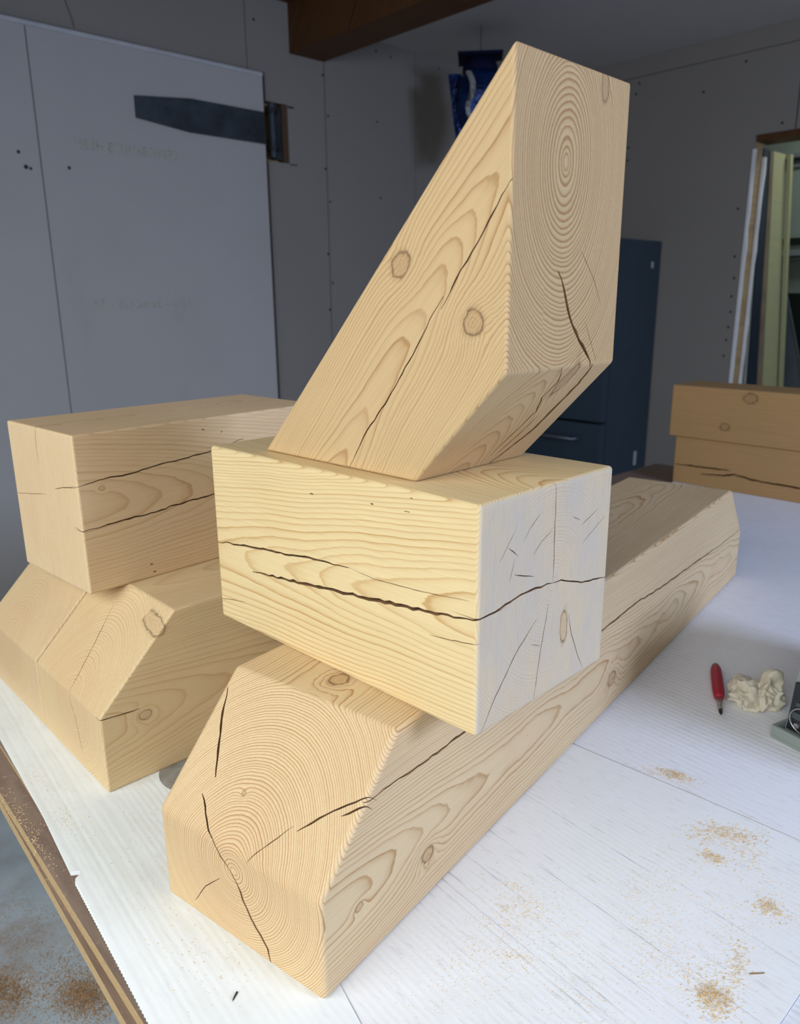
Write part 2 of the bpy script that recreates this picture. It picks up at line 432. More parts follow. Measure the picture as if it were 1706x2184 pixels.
CRACKS={
 'A':[
  ([-0.7068, -0.1189, 0.6974],0.00324,0.03,[[0.4227,0.7561,0.2264],[0.4104,0.7456,0.2122],[0.3961,0.7317,0.1953],[0.381,0.7148,0.1771],[0.3656,0.6967,0.1584]]),
  ([-0.7068, -0.1189, 0.6974],0.0025,0.02,[[0.3499,0.701,0.1432],[0.3395,0.6746,0.1282],[0.3332,0.6561,0.1187]]),
  ([-0.9861, -0.166, -0.0],0.002,0.02,[[0.3331,0.6576,0.1202],[0.3356,0.6422,0.1016],[0.3378,0.6291,0.0916]]),
  ([-0.9861, -0.166, -0.0],0.003024,0.03,[[0.3378,0.6291,0.0916],[0.3395,0.6193,0.0797],[0.3417,0.6063,0.0555],[0.3438,0.5936,0.0374],[0.3466,0.5774,0.0198],[0.3475,0.5715,-0.0043]]),
  ([-0.7068, -0.1189, 0.6974],0.00216,0.02,[[0.435,0.51,0.1969],[0.4194,0.5277,0.1841],[0.4049,0.5435,0.1721],[0.3819,0.5648,0.1525]]),
  ([-0.7068, -0.1189, 0.6974],0.002,0.02,[[0.4301,0.5074,0.1915],[0.4217,0.5155,0.1844],[0.4108,0.5276,0.1754]]),
  ([-0.7068, -0.1189, 0.6974],0.001,0.01,[[0.3827,0.5715,0.1544],[0.3568,0.5902,0.1314],[0.3397,0.6017,0.116]]),
  ([-0.9861, -0.166, -0.0],0.001,0.01,[[0.335,0.646,0.0727],[0.3304,0.6735,0.0477],[0.3268,0.6949,0.0172]]),
  ([0.166, -0.9861, -0.0],0.00324,0.04,[[0.4294,0.5109,0.1894],[0.4671,0.5173,0.1885],[0.5163,0.5256,0.1845],[0.5635,0.5335,0.1817],[0.5998,0.5396,0.1807],[1.023,0.6108,0.1623],[1.1652,0.6348,0.1611],[1.2807,0.6542,0.15],[1.481,0.6879,0.1408],[1.6439,0.7153,0.1313],[1.8725,0.7538,0.1242]]),
 ],
 'B':[
  ([-0.9993, -0.0386, -0.0],0.00252,0.03,[[0.5103,0.9163,0.3559],[0.5133,0.8393,0.3655],[0.516,0.768,0.3727],[0.5189,0.6939,0.3803],[0.521,0.6404,0.3839]]),
  ([-0.9993, -0.0386, -0.0],0.00396,0.05,[[0.5136,0.8315,0.3322],[0.5163,0.7601,0.3396],[0.5192,0.6862,0.3475],[0.5225,0.5997,0.3565],[0.5255,0.524,0.3649],[0.5273,0.476,0.3713],[0.5283,0.4518,0.3755]]),
  ([-0.9993, -0.0386, -0.0],0.001,0.01,[[0.5257,0.5167,0.3404],[0.5268,0.4892,0.3433],[0.5282,0.4535,0.3487]]),
  ([-0.9993, -0.0386, -0.0],0.001,0.01,[[0.5103,0.9152,0.2723],[0.5127,0.8545,0.2828]]),
  ([-0.9993, -0.0386, -0.0],0.0008,0.01,[[0.5209,0.6408,0.3838],[0.5226,0.5972,0.3808],[0.5253,0.5273,0.3853],[0.5277,0.465,0.3922]]),
  ([0.0386, -0.9993, -0.0],0.00252,0.04,[[0.5264,0.4538,0.3754],[0.5559,0.4549,0.3754],[0.5895,0.4562,0.3804],[0.6251,0.4576,0.3816],[0.656,0.4588,0.3786]]),
  ([0.0386, -0.9993, -0.0],0.0018,0.02,[[0.656,0.4588,0.3786],[0.6734,0.4595,0.3775],[0.7163,0.4611,0.3629],[0.7754,0.4634,0.3548]]),
  ([0.0386, -0.9993, -0.0],0.0012,0.02,[[0.6544,0.4587,0.4902],[0.6562,0.4588,0.4357],[0.6571,0.4588,0.3803]]),
  ([0.0386, -0.9993, -0.0],0.0012,0.02,[[0.6296,0.4578,0.3456],[0.5929,0.4563,0.317],[0.5597,0.4551,0.2804],[0.5362,0.4542,0.2467]]),
  ([0.0386, -0.9993, -0.0],0.001,0.02,[[0.6505,0.4586,0.3566],[0.6414,0.4582,0.3151],[0.6342,0.4579,0.2781],[0.6292,0.4577,0.2463]]),
  ([0.0386, -0.9993, -0.0],0.001,0.02,[[0.692,0.4602,0.3312],[0.7002,0.4605,0.3049],[0.7137,0.461,0.2779],[0.7286,0.4616,0.2514]]),
  ([0.0386, -0.9993, -0.0],0.001,0.01,[[0.5736,0.4556,0.4386],[0.5915,0.4563,0.4249]]),
  ([0.0386, -0.9993, -0.0],0.001,0.01,[[0.5861,0.4561,0.4067],[0.622,0.4575,0.3951]]),
  ([0.0386, -0.9993, -0.0],0.0007,0.01,[[0.5996,0.4566,0.4379],[0.6102,0.457,0.4499],[0.6283,0.4577,0.4625]]),
  ([0.0386, -0.9993, -0.0],0.0007,0.01,[[0.6179,0.4573,0.4199],[0.6322,0.4579,0.4313],[0.6515,0.4586,0.4398]]),
  ([0.0386, -0.9993, -0.0],0.0007,0.01,[[0.5778,0.4558,0.3999],[0.586,0.4561,0.4247]]),
  ([0.0386, -0.9993, -0.0],0.0007,0.01,[[0.6898,0.4601,0.4468],[0.7057,0.4607,0.4393]]),
  ([0.0386, -0.9993, -0.0],0.0007,0.01,[[0.7093,0.4608,0.4325],[0.7426,0.4621,0.4448]]),
  ([0.0386, -0.9993, -0.0],0.0007,0.01,[[0.6202,0.4574,0.3182],[0.6391,0.4581,0.3101]]),
  ([0.0386, -0.9993, -0.0],0.0007,0.01,[[0.7115,0.4609,0.4101],[0.7595,0.4628,0.433]]),
  ([0.0386, -0.9993, -0.0],0.0007,0.01,[[0.5605,0.4551,0.4262],[0.586,0.4561,0.4542]]),
  ([-0.9993, -0.0386, -0.0],0.004,0.01,[[0.5185,0.7047,0.4596],[0.5187,0.6987,0.4598]]),
  ([-0.9993, -0.0386, -0.0],0.004,0.01,[[0.5224,0.6024,0.4658],[0.5226,0.5981,0.4658]]),
  ([-0.9993, -0.0386, -0.0],0.00216,0.01,[[0.5247,0.5441,0.4824],[0.5248,0.5401,0.4824]]),
  ([-0.9993, -0.0386, -0.0],0.00216,0.01,[[0.5244,0.5521,0.4669],[0.5247,0.5442,0.4671]]),
 ],
 'C':[
  ([-0.9993, -0.0386, -0.0],0.0015,0.02,[[0.5479,0.6692,0.488],[0.549,0.642,0.5307],[0.5505,0.6022,0.5763],[0.5521,0.5626,0.6286],[0.553,0.5388,0.6638],[0.5534,0.5268,0.6785]]),
  ([-0.9993, -0.0386, -0.0],0.0016,0.02,[[0.5533,0.5297,0.6664],[0.5541,0.5107,0.6944],[0.5548,0.492,0.7177],[0.5555,0.4744,0.7417],[0.5564,0.4506,0.775]]),
  ([0.0386, -0.9993, -0.0],0.00396,0.05,[[0.6336,0.4533,0.7004],[0.6397,0.4535,0.694],[0.6491,0.4539,0.6754],[0.6636,0.4544,0.6496],[0.6844,0.4553,0.6288],[0.7043,0.456,0.6064]]),
  ([0.0386, -0.9993, -0.0],0.0007,0.01,[[0.6709,0.4547,0.722],[0.6993,0.4558,0.693],[0.7148,0.4564,0.6686]]),
  ([0.0386, -0.9993, -0.0],0.0007,0.01,[[0.6857,0.4553,0.6534],[0.7121,0.4563,0.6117]]),
  ([0.0277, -0.7172, -0.6963],0.0054,0.05,[[0.7068,0.4567,0.6086],[0.715,0.4787,0.5862],[0.7116,0.5041,0.5599],[0.7083,0.5312,0.5318],[0.6937,0.5513,0.5105],[0.6752,0.5724,0.4881]]),
  ([0.0277, -0.7172, -0.6963],0.00216,0.03,[[0.6497,0.4545,0.6085],[0.6661,0.4705,0.5927],[0.662,0.4866,0.5759],[0.6767,0.5041,0.5585],[0.67,0.5298,0.5318],[0.6641,0.5564,0.5041]]),
  ([0.0277, -0.7172, -0.6963],0.002,0.02,[[0.6908,0.5107,0.5523],[0.6849,0.5342,0.5279],[0.674,0.5584,0.5024]]),
 ],
 'D':[
  ([0.07, -0.9975, -0.0],0.0022,0.03,[[0.4041,1.124,0.4134],[0.4493,1.1272,0.4199],[0.489,1.1299,0.4207],[0.5615,1.135,0.4284],[0.6306,1.1399,0.4334],[0.7065,1.1452,0.4468]]),
  ([0.07, -0.9975, -0.0],0.0026,0.03,[[0.4058,1.1241,0.3457],[0.4565,1.1277,0.3491],[0.52,1.1321,0.3521],[0.5897,1.137,0.3584],[0.6316,1.1399,0.36],[0.6805,1.1434,0.3641]]),
  ([-0.9975, -0.07, -0.0],0.0012,0.02,[[0.4019,1.2016,0.4005],[0.4046,1.1629,0.4081],[0.4071,1.1281,0.4129]]),
  ([-0.9975, -0.07, -0.0],0.0012,0.02,[[0.4058,1.146,0.3498],[0.4075,1.1215,0.3451]]),
  ([-0.9975, -0.07, -0.0],0.001,0.02,[[0.3989,1.2448,0.4917],[0.3985,1.2505,0.4625],[0.3986,1.2493,0.4329]]),
  ([-0.9975, -0.07, -0.0],0.0008,0.02,[[0.3906,1.3625,0.3676],[0.3996,1.2339,0.3863]]),
  ([0.0, 0.0, 1.0],0.0012,0.02,[[0.3987,1.2457,0.4909],[0.4418,1.2547,0.4909],[0.4956,1.2557,0.4909],[0.6088,1.2713,0.4909]]),
  ([0.07, -0.9975, -0.0],0.005,0.01,[[0.5105,1.1314,0.268],[0.5155,1.1318,0.2683]]),
  ([0.07, -0.9975, -0.0],0.005,0.01,[[0.5141,1.1317,0.2542],[0.5192,1.1321,0.2544]]),
  ([0.07, -0.9975, -0.0],0.004,0.01,[[0.6242,1.1394,0.4735],[0.6302,1.1398,0.4704]]),
  ([0.07, -0.9975, -0.0],0.004,0.01,[[0.6608,1.142,0.4633],[0.6638,1.1422,0.4653]]),
 ],
 'E':[
  ([0.0, -1.0, -0.0],0.0018,0.02,[[0.3439,0.9816,0.1167],[0.367,0.9816,0.1146],[0.4055,0.9816,0.1125]]),
  ([-0.7167, -0.0, 0.6974],0.0012,0.02,[[0.3447,1.0889,0.116],[0.3882,1.1058,0.1607],[0.4436,1.1312,0.2176]]),
  ([-1.0, -0.0, -0.0],0.0012,0.02,[[0.3474,1.0959,0.1106],[0.3474,1.0789,0.0786],[0.3474,1.0661,0.0268]]),
 ],
}
# ------------------------------------------------------------------ surface materials
def drywall_mat(name, col, stain=0.25):
    k = NT(name)
    P = k.coord()
    f = k.noise(P, 0.9, 5, 0.6)
    c = k.mix(k.ramp(f, [(0.35, 0.0), (0.75, stain)]), col, tuple(x * 0.72 for x in col))
    s = k.noise(k.vm('MULTIPLY', P, (1, 1, 0.35)), 5.0, 5, 0.65)
    c = k.mix(k.ramp(s, [(0.62, 0.0), (0.8, 0.22)]), c, tuple(x * q for x, q in zip(col, (0.66, 0.62, 0.55))))
    return k.done(c, 0.85, 0.15, k.bump(k.noise(P, 160, 2), 0.08, 0.001))


DRY = drywall_mat('drywall_paper', (0.29, 0.262, 0.235))
DOORDRY = drywall_mat('door_drywall_paper', (0.48, 0.455, 0.44), 0.35)
CEIL = drywall_mat('ceiling_drywall', (0.66, 0.615, 0.59))
TORN = plain('torn_paper_edge', (0.80, 0.79, 0.80), 0.9, 0.1)
DARKBEAM = wood('stained_beam', (0.12, 0.09), spacing=0.012, pale=(0.13, 0.055, 0.018), late=(0.05, 0.02, 0.008), heart=(0.17, 0.07, 0.02), seed=3)
STUD = wood('framing_stud', (0.3, 0.6), spacing=0.012, pale=(0.50, 0.34, 0.17), late=(0.33, 0.19, 0.08), heart=(0.48, 0.28, 0.13), seed=4)
STEEL = plain('dark_hinge_steel', (0.045, 0.058, 0.07), 0.5, 0.5, 0.4, var=0.35, scale=9)
BLACKST = plain('black_steel', (0.012, 0.014, 0.016), 0.5, 0.4)
PRINT = plain('faded_stamp_ink', (0.41, 0.375, 0.31), 0.9, 0.1, var=0.25, scale=30)
HOLE = plain('screw_hole', (0.04, 0.037, 0.035), 0.8, 0.2)
PENCIL = plain('pencil_line', (0.08, 0.08, 0.085), 0.8, 0.2)


def concrete():
    k = NT('concrete_floor')
    P = k.coord()
    c = k.ramp(k.noise(P, 3.0, 6, 0.65), [(0.3, (0.34, 0.40, 0.45)), (0.7, (0.52, 0.58, 0.63))])
    d = k.ramp(k.noise(P, 2.6, 5, 0.7), [(0.52, 0.0), (0.64, 0.6)])
    sp = k.ramp(k.noise(P, 160, 3, 0.7), [(0.35, 0.25), (0.6, 1.0)])
    c = k.mix(k.math('MULTIPLY', d, sp), c, (0.30, 0.17, 0.085))
    return k.done(c, 0.8, 0.2, k.bump(k.noise(P, 90, 4), 0.25, 0.002))


CONC = concrete()
YB, XR, ZC, ZF = 3.91, 5.0, 2.185, -0.85

# ------------------------------------------------------------------ the room
tag(box('floor', (-7, -7, ZF - 0.1), (8, 4.3, ZF), CONC), kind='structure')

wb = tag(box('wall_back', (-1.45, 3.97, ZF), (5.2, 4.12, 2.5), STUD), kind='structure')
bm = bmesh.new(); add_box(bm, (-1.3, YB, 1.878), (2.574, 3.97, 2.245)); link('drywall_panel', bm, DRY, wb)
bm = bmesh.new()
add_box(bm, (2.579, YB, 1.878), (3.094, 3.97, 2.5)); add_box(bm, (2.683, YB, 1.737), (3.094, 3.97, 1.878))
add_box(bm, (2.828, YB, 1.432), (3.094, 3.97, 1.737)); add_box(bm, (2.683, YB, ZF), (3.094, 3.97, 1.432))
link('drywall_panel', bm, DRY, wb)
bm = bmesh.new(); add_box(bm, (3.099, YB - 0.003, ZF), (3.831, 3.97, 2.5)); link('drywall_panel', bm, DRY, wb)
bm = bmesh.new(); add_box(bm, (3.835, YB - 0.003, ZF), (5.2, 3.97, 2.5)); link('drywall_panel', bm, DRY, wb)

wr = tag(box('wall_right', (XR + 0.022, 2.206, ZF), (XR + 0.14, 4.1, 2.5), STUD), kind='structure')
for mn, mx in (((XR, 2.2, ZF), (XR + 0.02, YB, 2.066)), ((XR, -2.7, 2.07), (XR + 0.02, YB, ZC)), ((XR, 1.976, 1.607), (XR + 0.02, 2.2, 2.066)),
               ((XR, -2.7, 1.607), (XR + 0.02, 1.968, 2.066)), ((XR, -2.7, ZF), (XR + 0.02, 1.1, 1.607))):
    bm = bmesh.new(); add_box(bm, mn, mx); link('drywall_panel', bm, DRY, wr)
box('header_beam', (XR + 0.021, -2.7, 1.575), (XR + 0.2, 2.206, 2.4), DARKBEAM, wr)
box('jack_stud', (XR + 0.021, 1.0, ZF), (XR + 0.14, 1.09, 1.575), STUD, wr)
# torn drywall edge that lines the rough opening, and the torn paper on the far side of the stud
rnd = random.Random(3)
for (x0, x1, zt, nm) in ((XR - 0.004, XR + 0.021, 1.53, 'torn_drywall_edge'), (XR + 0.142, XR + 0.165, 1.50, 'torn_drywall_edge')):
    bm = bmesh.new()
    zs = [ZF + i * (zt - ZF) / 26 for i in range(27)]
    L = []
    for i, z in enumerate(zs):
        j = 0.006 * rnd.random() + (0.004 if i % 5 == 0 else 0)
        L.append([bm.verts.new(p) for p in ((x0, 2.192 - j, z), (x1 + j, 2.192 - j * 0.5, z), (x1 + j, 2.204, z), (x0, 2.204, z))])
    for a, b in zip(L, L[1:]):
        for i in range(4): bm.faces.new((a[i], a[(i + 1) % 4], b[(i + 1) % 4], b[i]))
    bm.faces.new(L[0]); bm.faces.new(L[-1])
    link(nm, bm, TORN, wr)

# left and front walls behind the camera, each with its open garage door
bm = bmesh.new()
add_box(bm, (-1.45, -2.85, ZF), (-1.30, -1.4, 2.5)); add_box(bm, (-1.45, 1.7, ZF), (-1.30, 4.1, 2.5)); add_box(bm, (-1.45, -1.4, 1.85), (-1.30, 1.7, 2.5))
tag(link('wall_left', bm, DRY), kind='structure')
bm = bmesh.new()
add_box(bm, (-1.3, -2.85, ZF), (0.7, -2.70, 2.5)); add_box(bm, (3.2, -2.85, ZF), (5.2, -2.70, 2.5)); add_box(bm, (0.7, -2.85, 2.15), (3.2, -2.70, 2.5))
tag(link('wall_front', bm, DRY), kind='structure')

ce = tag(box('ceiling', (-1.45, -2.85, 2.5), (5.2, 4.12, 2.6), CEIL), kind='structure')
for mn, mx in (((3.0, 1.50, ZC), (XR + 0.02, YB, ZC + 0.02)), ((3.0, -0.9, ZC), (XR + 0.02, 1.496, ZC + 0.02)), ((3.0, -2.7, ZC), (XR + 0.02, -0.904, ZC + 0.02))):
    bm = bmesh.new(); add_box(bm, mn, mx); link('drywall_panel', bm, CEIL, ce)
b = box('ceiling_beam', (2.856, -2.7, 2.0), (3.094, YB - 0.001, 2.499), DARKBEAM, bev=0.004)
tag(b, 'dark brown stained timber beam running under the ceiling', 'beam')
tag(box('trim_1', (-1.3, 3.72, 2.246), (2.855, 3.969, 2.499), DARKBEAM), kind='structure')

# the big drywall-clad swing door with its strap hinge
KD = 3.866 / YB
def dp(x, z): return (x * KD, CAM_H + (z - CAM_H) * KD)
dx, dzt = dp(2.668, 1.852)
sx, _ = dp(1.434, 0)
d1 = tag(box('door_1', (-0.35, 3.884, ZF + 0.02), (dx, 3.968, dzt), STUD), kind='structure')
for x0, x1 in ((-0.35, sx - 0.0025), (sx + 0.0025, dx)):
    bm = bmesh.new(); add_box(bm, (x0, 3.866, ZF + 0.02), (x1, 3.884, dzt)); bevel_all(bm, 0.002, 1); link('drywall_panel', bm, DOORDRY, d1)
bm = bmesh.new(); add_tube(bm, [(-0.35, 3.872, dzt + 0.012), (dx, 3.872, dzt + 0.012)], 0.013, 12); link('weather_strip', bm, plain('pale_strip', (0.52, 0.52, 0.53)), d1)
for (x, z, r) in ((1.34, 1.33, 0.008), (1.365, 1.27, 0.010), (1.385, 1.265, 0.007), (1.56, 1.285, 0.008), (1.26, 1.64, 0.012)):
    x, z = dp(x, z)
    bm = bmesh.new(); add_cyl(bm, (x, 3.8655, z), (x, 3.880, z), r, n=10); link('screw_hole', bm, HOLE, d1)


def stamp(text, x0, x1, z, parent, mirror=False):
    cu = bpy.data.curves.new('stamp', 'FONT')
    cu.body = text
    cu.size = 0.09
    cu.space_character = 1.15
    t = bpy.data.objects.new('stamp', cu)
    COL.objects.link(t)
    bpy.context.view_layer.update()
    me = bpy.data.meshes.new_from_object(t.evaluated_get(bpy.context.evaluated_depsgraph_get()))
    bpy.data.objects.remove(t)
    xs = [v.co.x for v in me.vertices]
    a, bb = min(xs), max(xs)
    s = (x1 - x0) / (bb - a)
    for v in me.vertices:
        u = (bb - v.co.x) if mirror else (v.co.x - a)
        v.co = Vector((x0 + u * s, 3.8653, z + v.co.y * 0.72))
    me.materials.append(PRINT)
    o = bpy.data.objects.new('stamp_print', me)
    COL.objects.link(o)
    o.parent = parent
    return o


xa, za = dp(1.615, 0.645); xb, _ = dp(2.13, 0)
stamp('12 -~ 3amCOS - S1', xa, xb, za, d1, True)
xa, za = dp(1.60, 1.375); xb, _ = dp(2.12, 0)
stamp('EEBHEB8HHEB HEBH', xa, xb, za, d1, True)

hg = empty('strap_hinge', (dx, 3.866, dp(0, 1.6)[1]))
tag(hg, 'dark steel strap hinge at upper corner of drywall door', 'hinge')
pts = [dp(*p) for p in ((1.914, 1.645), (2.2165, 1.676), (2.66, 1.675), (2.6645, 1.5147), (2.2023, 1.5163), (1.9137, 1.5474))]
bm = bmesh.new()
add_prism(bm, [(x, 3.8655, z) for x, z in pts], [(x, 3.852, z) for x, z in pts]); bevel_all(bm, 0.002, 1)
o = link('strap_plate', bm, STEEL); o.parent = hg; o.matrix_parent_inverse = Matrix.Translation(-Vector(hg.location))
HP = Matrix.Translation(-Vector(hg.location))
def hpart(name, bm, m):
    o = link(name, bm, m); o.parent = hg; o.matrix_parent_inverse = HP; return o
for x, z in ((2.08, 1.61), (2.40, 1.615), (2.56, 1.57)):
    x, z = dp(x, z)
    bm = bmesh.new(); add_cyl(bm, (x, 3.853, z), (x, 3.846, z), 0.010, 0.008, 8); hpart('bolt', bm, STEEL)
bm = bmesh.new(); add_cyl(bm, (2.715, 3.905, 1.45), (2.715, 3.905, 1.725), 0.022, n=18); hpart('knuckle', bm, STEEL)
bm = bmesh.new(); add_cyl(bm, (2.715, 3.905, 1.675), (2.715, 3.905, 1.70), 0.034, n=18); hpart('collar', bm, BLACKST)
bm = bmesh.new(); add_cyl(bm, (2.715, 3.905, 1.485), (2.715, 3.905, 1.51), 0.034, n=18); hpart('collar', bm, BLACKST)
bm = bmesh.new(); add_box(bm, (2.74, 3.93, 1.45), (2.79, 3.968, 1.72)); hpart('jamb_plate', bm, STEEL)
bm = bmesh.new(); add_box(bm, (2.79, 3.915, 1.434), (2.826, 3.968, 1.735)); hpart('wood_packer', bm, plain('old_packer_wood', (0.10, 0.055, 0.03)))
bm = bmesh.new(); add_box(bm, (2.829, 3.9085, 1.722), (2.87, 3.9098, 1.732)); hpart('saw_overcut', bm, HOLE)
bm = bmesh.new(); add_box(bm, (2.83, 3.9085, 1.425), (2.88, 3.9098, 1.431)); hpart('saw_overcut', bm, HOLE)

# screw heads along the drywall seams
def dot_on(parent, x, y, z, n, r=0.007):
    bm = bmesh.new()
    p = Vector((x, y, z)); n = Vector(n)
    add_cyl(bm, p - n * 0.002, p + n * 0.0012, r, n=8)
    link('screw_head', bm, HOLE, parent)
for x, z in ((3.085, 1.93), (3.115, 1.72), (3.085, 1.43), (3.112, 1.25), (3.085, 0.95), (3.112, 0.78), (3.085, 0.62), (3.50, 2.13), (3.62, 2.12), (3.50, 1.74), (3.52, 1.30), (4.05, 2.13), (2.63, 2.12)):
    dot_on(wb, x, YB - 0.003, z, (0, -1, 0))
for y, z in ((3.00, 2.03), (3.02, 1.97), (3.05, 1.65), (3.05, 1.57), (3.12, 1.22), (2.26, 1.20), (2.25, 0.92), (2.24, 0.79), (2.245, 0.68), (2.24, 0.585), (2.245, 0.49), (2.25, 0.41), (2.255, 0.31), (2.05, 1.65), (2.30, 2.02), (2.55, 1.9)):
    dot_on(wr, XR, y, z, (-1, 0, 0), 0.008)
# pencil scribble above the door
bm = bmesh.new()
add_tube(bm, [(1.60, 3.909, 2.13), (1.605, 3.909, 2.05), (1.60, 3.909, 1.99)], 0.0025, 5)
add_tube(bm, [(1.605, 3.909, 2.05), (1.625, 3.909, 1.99), (1.645, 3.909, 1.93), (1.655, 3.909, 1.885)], 0.0025, 5)
link('pencil_mark', bm, PENCIL, wb)

# room beyond the opening on the right
TEAL = plain('teal_wall_paint', (0.36, 0.46, 0.42), 0.6, 0.3, var=0.06, scale=2)
tag(box('wall_annex', (6.6, -0.5, ZF), (6.75, 4.2, 2.5), TEAL), kind='structure')
tag(box('wall_annex_side', (5.15, 4.1, ZF), (6.75, 4.25, 2.5), TEAL), kind='structure')
tag(box('ceiling_annex', (5.2, -0.5, 2.4), (6.75, 4.25, 2.5), CEIL), kind='structure')
area('annex_fill_light', (5.9, 1.7, 2.3), (5.9, 1.9, 0.0), 0.5, 0.5, 9, (0.95, 1.0, 0.93), 170)  # added fill that brightens the annex, stands for no known lamp
# ------------------------------------------------------------------ work table: plywood sheets on sawhorses under white cardboard
def ply_mats():
    k = NT('brown_film_ply_face')
    P = k.coord()
    c = k.ramp(k.noise(k.vm('MULTIPLY', P, (14, 1.5, 1)), 6, 4, 0.6), [(0.3, (0.185, 0.125, 0.095)), (0.7, (0.27, 0.195, 0.15))])
    c = k.mix(k.ramp(k.noise(P, 110, 3, 0.7), [(0.60, 0.0), (0.72, 0.6)]), c, (0.48, 0.36, 0.22))
    face = k.done(c, 0.55, 0.35, k.bump(k.noise(P, 60, 3), 0.1, 0.001))
    k = NT('ply_edge_layers')
    P = k.coord()
    s = k.n('ShaderNodeSeparateXYZ'); k.set(s.inputs[0], P)
    lay = k.math('FRACT', k.math('MULTIPLY', s.outputs[2], 330))
    c = k.ramp(lay, [(0.0, (0.34, 0.22, 0.11)), (0.45, (0.60, 0.44, 0.25)), (0.55, (0.52, 0.37, 0.19)), (0.95, (0.40, 0.27, 0.14))])
    c = k.mix(k.ramp(k.noise(k.vm('MULTIPLY', P, (2, 12, 60)), 9, 4, 0.7), [(0.5, 0.0), (0.72, 0.7)]), c, (0.20, 0.12, 0.06))
    edge = k.done(c, 0.8, 0.2)
    return face, edge
PLYF, PLYE = ply_mats()


def slab(name, poly, z0, z1, mats, bev=0.0):
    bm = bmesh.new()
    add_prism(bm, [(x, y, z0) for x, y in poly], [(x, y, z1) for x, y in poly])
    bmesh.ops.recalc_face_normals(bm, faces=bm.faces)
    if len(mats) > 1:
        for f in bm.faces:
            f.material_index = 1 if abs(f.normal.z) < 0.5 else 0
    return link(name, bm, mats)


TX, TY0, TY1 = 3.05, -0.45, 1.60
l1 = lambda y: 0.2165 + 0.050 * (y - 0.65)
l2 = lambda y: 0.2235 + 0.034 * (y - 0.62)
l3 = lambda y: 0.2602 + 0.0623 * (y - 1.005)
tag(slab('plywood_sheet', [(l1(TY0), TY0), (TX, TY0), (TX, TY1), (l1(TY1), TY1)], -0.048, -0.030, [PLYF, PLYE]), 'bottom plywood sheet of the work table, edge showing lowest', 'plywood')
tag(slab('plywood_sheet', [(l2(TY0), TY0), (TX - 0.02, TY0), (TX - 0.02, TY1), (l2(TY1), TY1)], -0.0298, -0.012, [PLYF, PLYE]), 'brown film-faced plywood sheet forming the table rim', 'plywood')
tag(slab('plywood_sheet', [(l3(TY0) + 0.02, TY0), (TX - 0.05, TY0), (TX - 0.05, TY1), (l3(TY1), TY1)], -0.0118, -0.0062, [PLYF, PLYE]), 'thin upper plywood sheet, tan edge beside the white cardboard', 'plywood')
SAWW = plain('sawhorse_pine', (0.42, 0.28, 0.15), 0.8, 0.2, var=0.2)
for i, x in enumerate((0.85, 2.35)):
    h = empty('sawhorse', (x, 0.6, ZF))
    tag(h, ('wooden sawhorse under the near end of the work table', 'wooden sawhorse under the far end of the work table')[i], 'sawhorse', 'sawhorses carrying the table')
    box('top_rail', (-0.045, -0.75, 0.66), (0.045, 0.75, 0.801), SAWW, h)
    for sx_ in (-1, 1):
        for y in (-0.6, 0.6):
            bm = bmesh.new()
            add_prism(bm, [(sx_ * 0.22 - 0.02, y - 0.04, 0.0), (sx_ * 0.22 + 0.02, y - 0.04, 0.0), (sx_ * 0.22 + 0.02, y + 0.04, 0.0), (sx_ * 0.22 - 0.02, y + 0.04, 0.0)],
                      [(sx_ * 0.066 - 0.02, y - 0.04, 0.78), (sx_ * 0.066 + 0.02, y - 0.04, 0.78), (sx_ * 0.066 + 0.02, y + 0.04, 0.78), (sx_ * 0.066 - 0.02, y + 0.04, 0.78)])
            link('leg', bm, SAWW, h)


